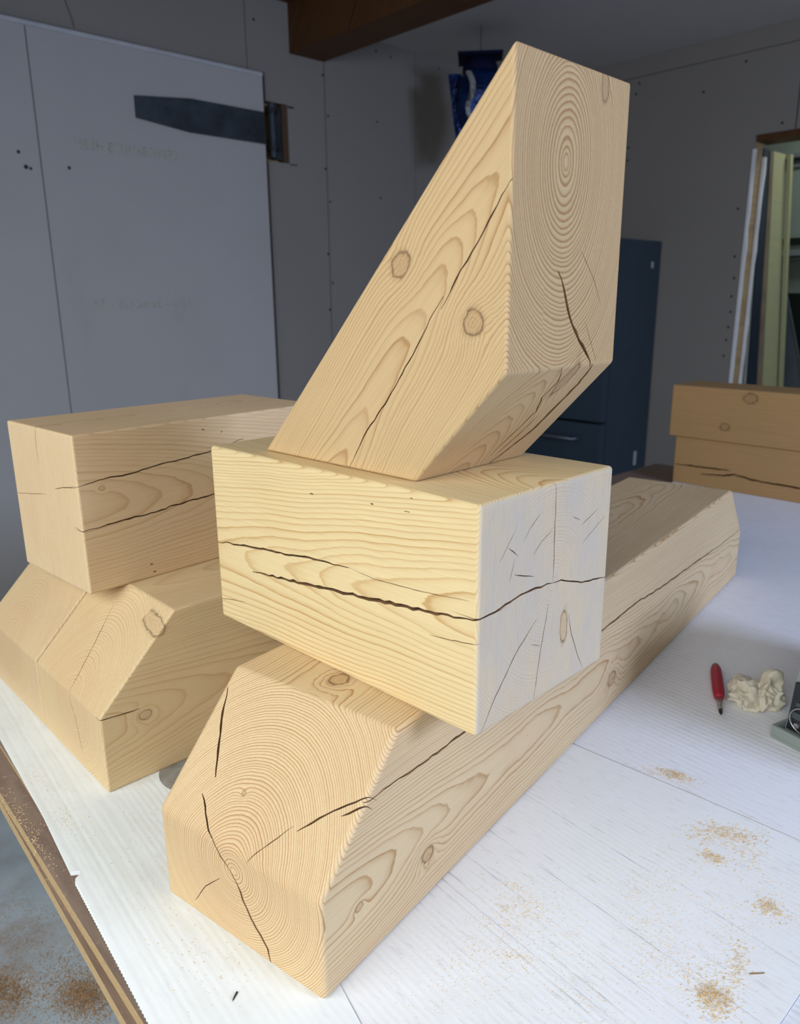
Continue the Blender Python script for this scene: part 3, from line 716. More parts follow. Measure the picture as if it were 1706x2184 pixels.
def card_mat(name, col, flute=0.15, creases=(), dirt=0.25, seed=0.0, cyc=120.0, skew=-0.07, cw=100, scuff=0.5, crease_dark=1.0):
    k = NT(name)
    P = k.coord()
    Pn = k.vm('ADD', P, (seed, seed * 2, 0))
    s = k.n('ShaderNodeSeparateXYZ'); k.set(s.inputs[0], P)
    x = k.math('ADD', s.outputs[0], k.math('MULTIPLY', s.outputs[1], skew))
    wav = k.math('SINE', k.math('MULTIPLY', k.math('ADD', x, k.math('MULTIPLY', k.noise(Pn, 3, 2), 0.004)), 2 * math.pi * cyc))
    h = k.math('MULTIPLY', wav, k.ramp(k.noise(Pn, 5, 3), [(0.35, 0.1), (0.7, 1.0)]))
    c = k.mix(k.ramp(k.noise(Pn, 4.0, 6, 0.65), [(0.45, 0.0), (0.8, dirt)]), col, (0.62, 0.58, 0.48))
    sc = k.noise(k.vm('MULTIPLY', Pn, (40, 5, 1)), 5, 4, 0.7)
    c = k.mix(k.ramp(sc, [(0.56, 0.0), (0.76, scuff)]), c, (0.40, 0.42, 0.47))
    gr = k.noise(k.vm('MULTIPLY', Pn, (260, 16, 1)), 1.2, 3, 0.7)
    c = k.mix(k.math('MULTIPLY', k.ramp(gr, [(0.55, 0.0), (0.75, 0.5)]), k.ramp(k.noise(Pn, 3.3, 3), [(0.45, 0.0), (0.65, 1.0)])), c, tuple(q * 0.62 for q in col))
    dots = k.noise(Pn, 330, 2, 0.6)
    c = k.mix(k.math('MULTIPLY', k.ramp(dots, [(0.70, 0.0), (0.78, 0.7)]), k.ramp(k.noise(Pn, 6, 3), [(0.4, 0.1), (0.7, 1.0)])), c, (0.42, 0.37, 0.28))
    for cx in creases:
        d = k.math('ABSOLUTE', k.math('SUBTRACT', x, cx))
        g = k.ramp(k.math('MULTIPLY', d, cw), [(0.0, 1.0), (0.22, 0.0)])
        h = k.math('SUBTRACT', h, k.math('MULTIPLY', g, 2.5))
        c = k.mix(k.math('MULTIPLY', k.math('MULTIPLY', k.math('POWER', g, 2.0), k.ramp(k.noise(Pn, 14, 4, 0.7), [(0.42, 0.0), (0.65, 0.6)])), crease_dark), c, (0.25, 0.26, 0.29))  # uneven darker grey tint along each crease line
    n = k.bump(h, flute, 0.0009)
    n = k.bump(k.noise(Pn, 9, 3), 0.3, 0.004, n)
    return k.done(c, 0.75, 0.2, n)


CARD1 = card_mat('white_cardboard_near', (0.82, 0.85, 0.855), 0.10, (0.182, 0.203, 0.226, 0.25), 0.35, 0.0, 120.0, -0.0895, 45, 0.22, 0.12)
CARD2 = card_mat('white_cardboard_middle', (0.84, 0.845, 0.86), 0.09, (0.5835, 0.52, 0.532, 0.546, 0.64, 0.735), 0.22, 4.0)
CARD3 = card_mat('white_cardboard_far', (0.83, 0.835, 0.88), 0.2, (1.3, 1.7), 0.12, 9.0, 85.0)
CARD4 = card_mat('white_cardboard_corner', (0.74, 0.76, 0.81), 0.2, (), 0.3, 15.0)
ce_ = lambda y: 0.224 + 0.0895 * (y - 0.598)
poly = []
y = TY1
poly.append((ce_(y), y))
for yy in (1.3, 1.0, 0.862): poly.append((ce_(yy) + (0.003 if yy == 1.0 else 0), yy))
poly += [(0.2565, 0.856), (0.2555, 0.851), (0.2475, 0.846)]
yy = 0.84
while yy > -0.40:
    poly.append((ce_(yy) - 0.0009, yy)); poly.append((ce_(yy) + 0.0009, yy - 0.0026)); yy -= 0.0055
seam = lambda y: 0.387 + 0.277 * (y - 0.512)
poly += [(seam(-0.40), -0.40), (seam(TY1), TY1)]
tag(slab('cardboard_sheet', poly, -0.006, 0.0, [CARD1]), 'white cardboard sheet with serrated edge along the table rim', 'cardboard')
tag(slab('cardboard_sheet', [(seam(0.182) + 0.0004, 0.182), (0.955, 0.176), (0.944, 0.40), (0.931, 0.58), (0.90, TY1), (seam(TY1) + 0.0004, TY1)], -0.006, -0.001, [CARD2]), 'white sawdust-strewn cardboard sheet right of the long front beam', 'cardboard')
tag(slab('cardboard_sheet', [(0.959, 0.176), (0.948, 0.40), (0.935, 0.58), (0.904, TY1), (1.9, TY1), (2.45, 1.372), (2.92, 1.372), (2.92, -0.4), (0.97, -0.4)], -0.006, -0.0022, [CARD3]), 'ridged white cardboard sheet under the rag and timber stack', 'cardboard')
tag(slab('cardboard_sheet', [(seam(-0.4) + 0.003, -0.4), (0.967, -0.4), (0.955, 0.1755), (seam(0.1815) + 0.003, 0.1815)], -0.006, -0.003, [CARD4]), 'grey-white cardboard piece at the lower right corner', 'cardboard')

# ------------------------------------------------------------------ the big timbers
wA, hA, nA, cA, LA = 0.25, 0.2458, 0.1188, 0.1236, 1.5232
fA = frame((0.3597, 0.4992, 0.0), (0.98614, 0.16593, 0), (-0.16593, 0.98614, 0))
fE = frame((0.3474, 0.9816, 0.0), (1, 0, 0), (0, 1, 0))
fF = frame((0.3474, 1.2325, 0.0), (1, 0, 0), (0, 1, 0))
fD = frame((0.4073, 1.1242, hA), (math.cos(0.07), math.sin(0.07), 0), (-math.sin(0.07), math.cos(0.07), 0))
aB = Vector((math.cos(0.0386), math.sin(0.0386), 0)); bB = Vector((-math.sin(0.0386), math.cos(0.0386), 0)); Z = Vector((0, 0, 1))
oB = Vector((0.5282, 0.4538, hA))
fB = frame(oB, bB, -aB)
dB, lB, hB = 0.2448, 0.4606, 0.2444
qC = oB + Z * (hB + 0.0004) + aB * 0.0281 + bB * 0.1107
baC, ddC, wC, rise = 0.2636, 0.1154, 0.1922, 1.0309
gC = (-bB + Z * rise).normalized()
fC = frame(qC, gC, aB)


def nosed(L, w, far=True):
    p = [(0, 0), (0, nA), (cA, hA)] + ([(L - cA, hA), (L, nA), (L, 0)] if far else [(L, hA), (L, 0)])
    return [(x, 0, z) for x, z in p], [(x, w, z) for x, z in p]


def loc(F, pts):
    Fi = F.inverted()
    return [Fi @ Vector(p) for p in pts]


def kn(F, p, axis, r, amp=0.006, stretch=(0.75, 1, 1)):
    Fi = F.inverted()
    return (tuple(round(c, 4) for c in Fi @ Vector(p)), axis, r, amp, stretch)


WA = wood('fir_long_beam', (0.1317, 0.092), (0.02, -0.015), 0.0031, (0.007, 1.9), (0.0013, 8.0), 1.0, power=1.2, contrast=1.35, end_con=1.7, pale=(0.74, 0.56, 0.335), late=(0.46, 0.255, 0.10), heart=(0.66, 0.43, 0.27), heart_f=0.18,
          knots=[kn(fA, (0.5359, 0.5289, 0.0584), (0.1, 1, 0.1), 0.0088, 0.008), kn(fA, (0.4155, 0.5086, 0.0745), (0.1, 1, 0.1), 0.0045, 0.004),
                 kn(fA, (1.069, 0.6186, 0.0543), (0.1, 1, 0.1), 0.012, 0.009), kn(fA, (0.5092, 0.6486, 0.2458), (0, 0.2, 1), 0.011, 0.012), kn(fA, (0.3731, 0.6498, 0.158), (0.7, 0, -0.7), 0.003, 0.003)])
bo, to = nosed(LA, wA)
tag(timber('timber_beam', fA, bo, to, WA, 0.0065, CRACKS['A'], 1), 'long front timber beam with chamfered ends and split end-grain nose', 'timber beam', 'fir timber beams on the table')

WB = wood('fir_block', (-0.128, 0.133), (-0.03, -0.09), 0.0036, (0.005, 2.2), (0.0010, 7.0), 2.0, contrast=1.25, end_con=0.8, pale=(0.79, 0.62, 0.345), late=(0.56, 0.33, 0.13), heart=(0.72, 0.5, 0.25),
          heart_f=0.1, end_col=(0.53, 0.47, 0.42), end_f=0.75, power=1.1,
          knots=[kn(fB, (0.6834, 0.4598, 0.3196), (1, 0, 0), 0.009, 0.006, (1, 1.3, 0.45))])
tag(timber('timber_block', fB, [(0, -dB, 0), (lB, -dB, 0), (lB, 0, 0), (0, 0, 0)], [(0, -dB, hB), (lB, -dB, hB), (lB, 0, hB), (0, 0, hB)], WB, 0.005, CRACKS['B'], 2),
    'squared timber block lying crosswise on the long front beam', 'timber block')

P1, P0 = qC, qC + bB * baC
P2 = qC - bB * ddC + Z * ddC * rise
P3 = qC - bB * ddC + Z * (ddC + baC) * rise
pr = [P0, P1, P2, P3]
WC = wood('fir_strut', (0.069, 0.100), (0.05, 0.10), 0.0033, (0.009, 2.6), (0.0010, 8.0), 3.0, contrast=1.25, end_con=3.6, power=1.25, pale=(0.625, 0.445, 0.24), late=(0.42, 0.235, 0.10), heart=(0.68, 0.46, 0.25), heart_f=0.12,
          end_col=(0.52, 0.40, 0.31), end_f=0.0,
          knots=[kn(fC, (0.5512, 0.5835, 0.7091), (0, 1, 0), 0.0125, 0.006, (0.9, 1, 1.1)), kn(fC, (0.5549, 0.4896, 0.6551), (0, 1, 0), 0.0115, 0.010, (0.9, 1, 1)),
                 kn(fC, (0.6998, 0.4558, 0.8694), (-0.7, 0, 0.72), 0.0095, 0.004, (0.7, 1.6, 0.7)), kn(fC, (0.6776, 0.4693, 0.5944), (0, 0, 1), 0.010, 0.005, (0.42, 1.2, 1))])
tag(timber('brace_strut', fC, loc(fC, pr), loc(fC, [p + aB * wC for p in pr]), WC, 0.0035, CRACKS['C'], 3),
    'slanted timber brace with mitred ends standing on the cross block', 'timber brace')

WD = wood('fir_short_block', (0.119, 0.138), (0.06, -0.05), 0.0036, (0.008, 2.0), (0.0016, 6.0), 5.0, contrast=1.0, end_con=0.9, pale=(0.76, 0.56, 0.34), late=(0.56, 0.345, 0.165), heart=(0.68, 0.43, 0.245), heart_f=0.4, heart_r=0.12,
          end_col=(0.72, 0.57, 0.37), end_f=0.45, knots=[kn(fD, (0.4442, 1.1268, 0.406), (0, 1, 0), 0.003, 0.004)])
wD, hD, LD = 0.2313, 0.245, 0.4683
tag(timber('timber_block', fD, [(0, 0, 0), (LD, 0, 0), (LD, wD, 0), (0, wD, 0)], [(0, 0, hD), (LD, 0, hD), (LD, wD, hD), (0, wD, hD)], WD, 0.0035, CRACKS['D'], 4),
    'squared timber block resting on two chamfered beams at the left', 'timber block')

WE = wood('fir_left_beam', (0.1122, 0.100), (0.05, 0.03), 0.0036, (0.010, 1.8), (0.0015, 6.0), 7.0, contrast=0.95, pale=(0.73, 0.55, 0.32), late=(0.53, 0.325, 0.15), heart=(0.66, 0.44, 0.24), heart_f=0.25,
          knots=[kn(fE, (0.4127, 0.9816, 0.099), (0, 1, 0), 0.0075, 0.008), kn(fE, (0.4409, 0.9816, 0.2233), (0.4, 1, 0), 0.011, 0.008)])
bo, to = nosed(1.366, 0.2464)
tag(timber('timber_beam', fE, bo, to, WE, 0.0035, CRACKS['E'], 5), 'chamfered timber beam under the left block, knot on its side', 'timber beam', 'fir timber beams on the table')
WF = wood('fir_outer_beam', (0.145, 0.102), (0.05, 0.03), 0.0036, (0.010, 1.8), (0.0015, 6.0), 11.0, contrast=0.95, pale=(0.72, 0.545, 0.33), late=(0.53, 0.325, 0.155), heart=(0.64, 0.42, 0.23), heart_f=0.25)
tag(timber('timber_beam', fF, bo, to, WF, 0.0035, (), 6), 'chamfered timber beam at the far left, cut off by the frame', 'timber beam', 'fir timber beams on the table')

# timber stack at the far end of the table
STK = dict(spacing=0.011, contrast=0.35, pale=(0.46, 0.275, 0.115), late=(0.33, 0.17, 0.06), heart=(0.50, 0.27, 0.12), heart_f=0.4)
fS1 = frame((2.72, 1.378, -0.0022), (0, -1, 0), (1, 0, 0)); fS2 = frame((2.715, 1.405, 0.1737), (0, -1, 0), (1, 0, 0))
WS1 = wood('stack_fir_lower', (0.10, -0.09), seed=21, **STK)
WS2 = wood('stack_fir_upper', (0.10, -0.08), seed=23, knots=[kn(fS2, (2.715, 1.115, 0.336), (0, 1, 0), 0.018, 0.01), kn(fS2, (2.715, 1.1945, 0.228), (0, 1, 0), 0.013, 0.01)], **STK)
def bx(L, w, z0, z1): return [(0, 0, z0), (L, 0, z0), (L, w, z0), (0, w, z0)], [(0, 0, z1), (L, 0, z1), (L, w, z1), (0, w, z1)]
nX = (-1, 0, 0)
a_, b_ = bx(0.95, 0.2, 0.0, 0.1757)
tag(timber('stacked_timber', fS1, a_, b_, WS1, 0.004, [(nX, 0.006, 0.03, [(2.72, 1.372, 0.068), (2.72, 1.25, 0.071), (2.72, 1.16, 0.073)]),
    (nX, 0.007, 0.03, [(2.72, 1.27, 0.045), (2.72, 1.18, 0.052), (2.72, 1.145, 0.062), (2.72, 1.08, 0.052), (2.72, 0.90, 0.048), (2.72, 0.6, 0.045)])], 8),
    'lower brown timber of the stack behind, with two long cracks', 'timber', 'stacked timbers at the back')
a_, b_ = bx(0.99, 0.2, 0.0, 0.190)
tag(timber('stacked_timber', fS2, a_, b_, WS2, 0.005, (), 9), 'upper brown knotty timber of the stack behind', 'timber', 'stacked timbers at the back')
# ------------------------------------------------------------------ fridge against the right wall
FR = plain('fridge_slate_paint', (0.032, 0.055, 0.078), 0.32, 0.5, var=0.05)
FRD = plain('fridge_black_gap', (0.006, 0.008, 0.01), 0.5, 0.4)
FRH = plain('fridge_handle_metal', (0.16, 0.18, 0.21), 0.35, 0.5, 0.7)
STICK = plain('silver_sticker', (0.45, 0.47, 0.49), 0.4, 0.5)
fx0, fx1, fy0, fy1, fzt = 4.45, 4.985, 2.745, 3.66, 1.035
fr = empty('refrigerator', (fx0, fy0, ZF))
tag(fr, 'dark slate double-door refrigerator in the back corner', 'refrigerator')
FM = Matrix.Translation((fx0, fy0, ZF))
def fpart(name, mn, mx, m, parent, bev=0.0, seg=3):
    bm = bmesh.new(); add_box(bm, tuple(a - b for a, b in zip(mn, (fx0, fy0, ZF))), tuple(a - b for a, b in zip(mx, (fx0, fy0, ZF))))
    if bev: bevel_all(bm, bev, seg)
    return link(name, bm, m, parent)
fpart('body', (fx0, fy0, ZF + 0.03), (fx1, fy1, fzt), FR, fr, 0.01)
fpart('toe_kick', (fx0 + 0.02, fy0 + 0.02, ZF), (fx1 - 0.05, fy1 - 0.02, ZF + 0.03), FRD, fr)
fm = (fy0 + fy1) / 2
for y0, y1, hy in ((fy0, fm - 0.004, fm - 0.05), (fm + 0.004, fy1, fm + 0.05)):
    d = fpart('door', (fx0 - 0.075, y0, -0.105), (fx0 - 0.008, y1, fzt - 0.01), FR, fr, 0.022, 5)
    bm = bmesh.new()
    ox, oy, oz = fx0, fy0, ZF
    add_tube(bm, [(fx0 - 0.075 - ox, hy - oy, 0.05 - oz), (fx0 - 0.12 - ox, hy - oy, 0.08 - oz), (fx0 - 0.13 - ox, hy - oy, 0.4 - oz), (fx0 - 0.12 - ox, hy - oy, 0.78 - oz), (fx0 - 0.075 - ox, hy - oy, 0.81 - oz)], 0.013, 10)
    link('handle', bm, FRH, d, True)
d = fpart('freezer_drawer', (fx0 - 0.075, fy0, ZF + 0.07), (fx0 - 0.008, fy1, -0.125), FR, fr, 0.022, 5)
bm = bmesh.new()
add_tube(bm, [(-0.075, 0.15, 0.62), (-0.125, 0.18, 0.62), (-0.13, 0.45, 0.62), (-0.125, 0.73, 0.62), (-0.075, 0.76, 0.62)], 0.013, 10)
link('handle', bm, FRH, d, True)
fpart('sticker', (4.872, fy0 - 0.001, 0.865), (4.902, fy0 + 0.001, 0.905), STICK, fr)
fpart('sticker', (4.825, fy0 - 0.001, -0.46), (4.862, fy0 + 0.001, -0.36), STICK, fr)

# ------------------------------------------------------------------ boards leaning inside the opening, and what shows beyond
CREAM = wood('pale_primed_board', (0.5, 0.5), spacing=0.02, pale=(0.47, 0.46, 0.235), late=(0.40, 0.38, 0.26), heart=(0.45, 0.42, 0.30), seed=31, contrast=0.4)
BRN = plain('brown_lath', (0.23, 0.17, 0.11), 0.7, 0.2, var=0.2)
NAVY = plain('dark_blue_track', (0.02, 0.028, 0.045), 0.4, 0.5)
GRN = plain('grey_strip_paint', (0.30, 0.30, 0.26), 0.6, 0.3)
def leaning(name, xt0, xt1, zt, xb0, xb1, y0, y1, mat, label, cat, group=None):
    bm = bmesh.new()
    add_prism(bm, [(xb0, y0, ZF), (xb1, y0, ZF), (xb1, y1, ZF), (xb0, y1, ZF)], [(xt0, y0, zt), (xt1, y0, zt), (xt1, y1, zt), (xt0, y1, zt)])
    bevel_all(bm, 0.003, 1)
    return tag(link(name, bm, mat), label, cat, group)
# edges measured where the boards stand, carried on down to the floor
def ext(xt, xm, zt=1.55, zm=0.15): return xm + (xm - xt) * (zm - ZF) / (zt - zm)
leaning('leaning_board', 5.315, 5.50, 1.555, ext(5.315, 5.55), ext(5.50, 5.79), 2.21, 2.24, CREAM, 'wide pale cream board leaning inside the wall opening', 'board', 'boards leaning in the opening')
leaning('leaning_board', 5.505, 5.545, 1.555, ext(5.505, 5.80), ext(5.545, 5.83), 2.18, 2.205, CREAM, 'narrow pale cream strip leaning in front of the wide cream board', 'board', 'boards leaning in the opening')
leaning('leaning_lath', 5.285, 5.312, 1.55, ext(5.285, 5.47), ext(5.312, 5.545), 2.215, 2.235, BRN, 'thin brown lath leaning left of the cream board', 'lath', 'boards leaning in the opening')
leaning('leaning_track', 5.19, 5.282, 1.56, ext(5.19, 5.32), ext(5.282, 5.465), 2.22, 2.25, NAVY, 'dark blue-black track leaning beside the torn drywall', 'track', 'boards leaning in the opening')
leaning('leaning_strip', 5.172, 5.187, 1.3, ext(5.172, 5.25, 1.3), ext(5.187, 5.29, 1.3), 2.215, 2.235, GRN, 'thin grey strip leaning against the torn drywall edge', 'strip', 'boards leaning in the opening')
LEAN = plain('slate_panel', (0.13, 0.16, 0.185), 0.55, 0.3)
bm = bmesh.new()
pp = [(6.10, 2.36, ZF), (6.10, 1.86, ZF), (6.09, 2.15, 0.05), (6.08, 2.15, 0.15), (6.05, 2.345, 0.80), (6.05, 2.385, 0.80)]
add_prism(bm, pp, [(x + 0.02, y, z) for x, y, z in pp])
tag(link('slate_sheet', bm, LEAN), 'slanted slate-grey sheet leaning right of the cream boards', 'sheet')
DKC = plain('dark_green_cabinet', (0.014, 0.026, 0.024), 0.5, 0.3)
cb = empty('storage_cabinet', (6.3, 2.3, ZF)); tag(cb, 'dark green cabinet in the room beyond the opening', 'cabinet')
def cpart(name, mn, mx, m, bev=0.004):
    bm = bmesh.new(); add_box(bm, tuple(a - b for a, b in zip(mn, (6.3, 2.3, ZF))), tuple(a - b for a, b in zip(mx, (6.3, 2.3, ZF)))); bevel_all(bm, bev, 1); return link(name, bm, m, cb)
cpart('body', (6.25, 1.6, ZF), (6.59, 3.1, 0.70), DKC)
cpart('door', (6.23, 1.62, ZF + 0.06), (6.249, 2.345, 0.66), DKC)
cpart('door', (6.23, 2.355, ZF + 0.06), (6.249, 3.08, 0.66), DKC)
SHG = plain('grey_shelf_paint', (0.30, 0.345, 0.39), 0.5, 0.3)
sh = empty('wall_shelf', (6.6, 2.4, 0.98)); tag(sh, 'grey wall shelf with dark underside on the teal wall', 'shelf')
box('board', (-0.10, -0.9, 0.0), (-0.001, 0.7, 0.035), SHG, sh); box('board', (-0.06, -0.9, -0.035), (-0.001, 0.7, -0.015), SHG, sh); box('back_strip', (-0.02, -0.9, 0.08), (-0.001, 0.7, 0.135), DKC, sh)
rl = empty('wall_rail', (6.6, 2.55, 1.68)); tag(rl, 'thin dark rail with round end knob on the teal wall', 'rail')
bm = bmesh.new(); add_tube(bm, [(-0.04, 0.04, 0.005), (-0.04, -1.0, 0.0)], 0.012, 8); link('rod', bm, NAVY, rl)
bm = bmesh.new(); add_lathe(bm, (-0.04, 0.08, 0.005), (0, -1, 0), [(0, 0.008), (0.012, 0.03), (0.03, 0.035), (0.05, 0.025), (0.06, 0.01)], 16); link('knob', bm, NAVY, rl, True)
box('back_plate', (-0.02, -1.0, -0.05), (-0.001, 0.10, 0.05), SHG, rl)

# ------------------------------------------------------------------ hanging blue foil figure with a mortarboard
FOIL = NT('blue_foil')
_P = FOIL.coord()
FOIL = FOIL.done(FOIL.ramp(FOIL.noise(_P, 14, 3), [(0.3, (0.004, 0.012, 0.07)), (0.7, (0.006, 0.045, 0.20))]), 0.28, 0.6, FOIL.bump(FOIL.noise(_P, 22, 3, dist=1.0), 0.7, 0.02), 0.55)
SILV = plain('foil_glint_silver', (0.85, 0.9, 0.9), 0.15, 0.6, 0.95, bump=0.9, bscale=30)
NVC = plain('navy_felt', (0.004, 0.005, 0.03), 0.8, 0.2)
bl = empty('foil_decoration', (3.765, 3.30, 1.43)); tag(bl, 'blue foil hanging decoration wearing a navy mortarboard cap', 'decoration')
bm = bmesh.new()
bmesh.ops.create_icosphere(bm, subdivisions=4, radius=1)
for v in bm.verts:
    n = noise.noise(v.co * 2.5) * 0.06
    zz = v.co.z
    wdt = 0.145 * (0.80 + 0.25 * zz) if zz < 0.8 else 0.145
    v.co = Vector((v.co.x * wdt * 0.72 * (1 + n), v.co.y * wdt * 0.72 * (1 + n), 0.26 + zz * 0.19))
    d = v.co - Vector((0, 0, v.co.z))
    v.co += d * 0.35
link('body', bm, FOIL, bl, True)
bm = bmesh.new()
M45 = Matrix.Rotation(0.72, 3, 'Z')
sq = [M45 @ Vector(p) for p in ((-0.105, -0.105, 0), (0.105, -0.105, 0), (0.105, 0.105, 0), (-0.105, 0.105, 0))]
add_prism(bm, [p + Vector((0, 0, 0.478 + 0.02 * (p.x > 0.1))) for p in sq], [p + Vector((0, 0, 0.490 + 0.02 * (p.x > 0.1))) for p in sq]); bevel_all(bm, 0.002, 1)
cap = link('cap_board', bm, NVC, bl)
bm = bmesh.new(); add_lathe(bm, (0, 0, 0.42), (0, 0, 1), [(0, 0.085), (0.03, 0.083), (0.058, 0.07)], 20); link('cap_band', bm, NVC, bl, True)
bm = bmesh.new(); add_cyl(bm, (0, 0, 0.49), (0, 0, 0.50), 0.012); link('button', bm, NVC, cap)
bm = bmesh.new()
vd = Vector((-0.75, -0.66, 0)); sd = Vector((0.66, -0.75, 0))
L = []
for i in range(13):
    t = i / 12
    z = 0.40 - 0.30 * t
    wv = 0.016 * math.sin(t * 9)
    c = vd * (0.125 - 0.03 * t) - sd * (0.055 - 0.035 * t) + Vector((0, 0, z))
    L.append([bm.verts.new(c + sd * (-0.014 + wv)), bm.verts.new(c + vd * 0.012 + sd * wv * 0.5), bm.verts.new(c + sd * (0.014 + wv)), bm.verts.new(c - vd * 0.012)])
for a, b in zip(L, L[1:]):
    for i in range(4): bm.faces.new((a[i], a[(i + 1) % 4], b[(i + 1) % 4], b[i]))
bm.faces.new(L[0]); bm.faces.new(L[-1][::-1])
link('silver_glint', bm, SILV, bl)  # bright silver strip modelled to imitate the sharp highlight on the foil
bm = bmesh.new()
L = []
for i in range(9):
    t = i / 8
    z = 0.415 - 0.36 * t
    c = vd * 0.02 - sd * (0.118 - 0.03 * t) + Vector((0, 0, z))
    L.append([bm.verts.new(c - sd * (0.035 - 0.02 * t)), bm.verts.new(c + vd * 0.010), bm.verts.new(c + sd * 0.03), bm.verts.new(c - vd * 0.010)])
for a, b in zip(L, L[1:]):
    for i in range(4): bm.faces.new((a[i], a[(i + 1) % 4], b[(i + 1) % 4], b[i]))
bm.faces.new(L[0]); bm.faces.new(L[-1][::-1])
link('foil_arm', bm, FOIL, bl)
bm = bmesh.new(); add_tube(bm, [(0, 0, 0.495), (0.002, 0, (ZC - 1.43) / 1.21)], 0.0018, 5); link('string', bm, HOLE, bl); bl.scale = (1.21, 1.21, 1.21)

# ------------------------------------------------------------------ red scraper, rag, tool on the cardboard
ZT = -0.0022
RED = plain('red_plastic', (0.36, 0.012, 0.035), 0.45, 0.4)
REDD = plain('dark_red_cap', (0.10, 0.012, 0.016), 0.5, 0.4)
CHR = plain('tool_steel', (0.50, 0.50, 0.49), 0.3, 0.5, 0.9)
BLK = plain('black_tip', (0.02, 0.02, 0.02), 0.4, 0.4)
sd0, sd1 = Vector((1.333, 0.557, ZT + 0.0105)), Vector((1.168, 0.470, ZT + 0.0105))
ax = (sd1 - sd0).normalized()
sdv = empty('screwdriver', (sd0.x, sd0.y, ZT)); tag(sdv, 'red-handled screwdriver lying beside the crumpled rag', 'screwdriver')
def spart(name, bm, m, parent=None, smooth=True):
    o = link(name, bm, m, parent or sdv, smooth); return o
o0 = sd0 - Vector(sdv.location)
bm = bmesh.new(); add_lathe(bm, o0 + ax * 0.008, ax, [(0, 0.0075), (0.012, 0.0096), (0.04, 0.0103), (0.09, 0.0103), (0.105, 0.0095), (0.118, 0.0082), (0.122, 0.006)], 16); spart('handle', bm, RED)
bm = bmesh.new(); add_lathe(bm, o0, ax, [(0, 0.0035), (0.003, 0.0062), (0.009, 0.0076)], 16); spart('end_cap', bm, REDD)
bm = bmesh.new(); add_lathe(bm, o0 + ax * 0.128, ax, [(0, 0.0048), (0.035, 0.0046), (0.044, 0.0036)], 12); spart('shaft', bm, CHR)
bm = bmesh.new(); add_lathe(bm, o0 + ax * 0.172, ax, [(0, 0.0036), (0.008, 0.0030), (0.015, 0.0012)], 12); spart('tip', bm, BLK)

RAG = NT('cream_cotton_rag')
_P = RAG.coord()
RAG = RAG.done(RAG.ramp(RAG.noise(_P, 30, 4), [(0.3, (0.58, 0.52, 0.40)), (0.7, (0.76, 0.71, 0.60))]), 0.95, 0.1, RAG.bump(RAG.noise(_P, 260, 3), 0.35, 0.002))
rc = Vector((1.267, 0.452, ZT))
bm = bmesh.new()
bmesh.ops.create_icosphere(bm, subdivisions=6, radius=1)
ex = Vector((0.7275, -0.6861, 0)); ey = Vector((0.6861, 0.7275, 0))
def ridge(q): return 1 - min(1, abs(noise.noise(q)) * 2.6)
for v in bm.verts:
    d = v.co.normalized()
    u, w, h = d.x, d.y, d.z
    q = Vector((d.x * 1.1 + 3.3, d.y * 1.0 + 0.4, d.z * 1.1 + 1.7))
    r = 0.90 + 0.26 * ridge(q * 1.15) + 0.13 * ridge(q * 2.4 + Vector((5, 1, 2))) + 0.035 * noise.noise(q * 6)
    r += 0.62 * math.exp(-((u - 0.42) ** 2 + (h - 0.86) ** 2 + (w - 0.1) ** 2) / 0.10)
    r += 0.20 * math.exp(-((u + 0.88) ** 2 + (h - 0.30) ** 2) / 0.2)
    r -= 0.42 * math.exp(-((u + 0.02 - 0.25 * w) ** 2) / 0.025) * max(0, h + 0.2)
    r -= 0.26 * math.exp(-((u - 0.62) ** 2 + (h - 0.25) ** 2) / 0.05) * max(0, -w)
    r -= 0.14 * math.exp(-((u + 0.45 + 0.6 * h) ** 2) / 0.008) * max(0, -w + 0.2)
    r = max(r, 0.4)
    z = h * 0.031 * r + 0.015
    v.co = ex * (u * 0.040 * r) + ey * (w * 0.034 * r) + Vector((0, 0, max(0.0005 + 0.0015 * abs(noise.noise(q * 6)), z)))
o = link('cotton_rag', bm, RAG, None, True); o.location = rc
tag(o, 'crumpled cream cotton rag right of the red screwdriver', 'rag')

TOOLG = plain('grey_green_plastic', (0.26, 0.30, 0.285), 0.5, 0.4)
TOOLB = plain('black_tool_plastic', (0.012, 0.018, 0.026), 0.4, 0.5)
TOOLS = plain('dark_grey_slot', (0.06, 0.075, 0.08), 0.5, 0.4)
e1 = Vector((-0.25, -0.968, 0)).normalized(); nf = Vector((-0.968, 0.25, 0)).normalized()
tf = Matrix(((e1.x, -nf.x, 0, 1.183), (e1.y, -nf.y, 0, 0.390), (0, 0, 1, ZT), (0, 0, 0, 1)))
tl = empty('bench_tool'); tl.matrix_world = tf
tag(tl, 'grey and black tool cut off by the right frame edge', 'tool')
def tpart(name, bm, m, parent=None, smooth=False): return link(name, bm, m, parent or tl, smooth)
# local x runs along the front edge to the right, y to the back, z up
bm = bmesh.new(); add_box(bm, (0, -0.008, 0), (0.24, 0.41, 0.006)); bevel_all(bm, 0.002, 2); tray = tpart('base_tray', bm, TOOLG)
for mn, mx in (((0, -0.008, 0.0055), (0.24, -0.003, 0.022)), ((0, -0.003, 0.0055), (0.005, 0.41, 0.022)), ((0.235, -0.003, 0.0055), (0.24, 0.41, 0.022))):
    bm = bmesh.new(); add_box(bm, mn, mx); bevel_all(bm, 0.001, 1); tpart('tray_lip', bm, TOOLG, tray)
bm = bmesh.new()
add_prism(bm, [(0.0075, 0.014, 0.0055), (0.226, 0.014, 0.0055), (0.226, 0.40, 0.0055), (0.0075, 0.40, 0.0055)], [(0.014, 0.036, 0.20), (0.214, 0.036, 0.20), (0.214, 0.385, 0.20), (0.014, 0.385, 0.20)])
bevel_all(bm, 0.006, 3); tpart('housing', bm, TOOLG)
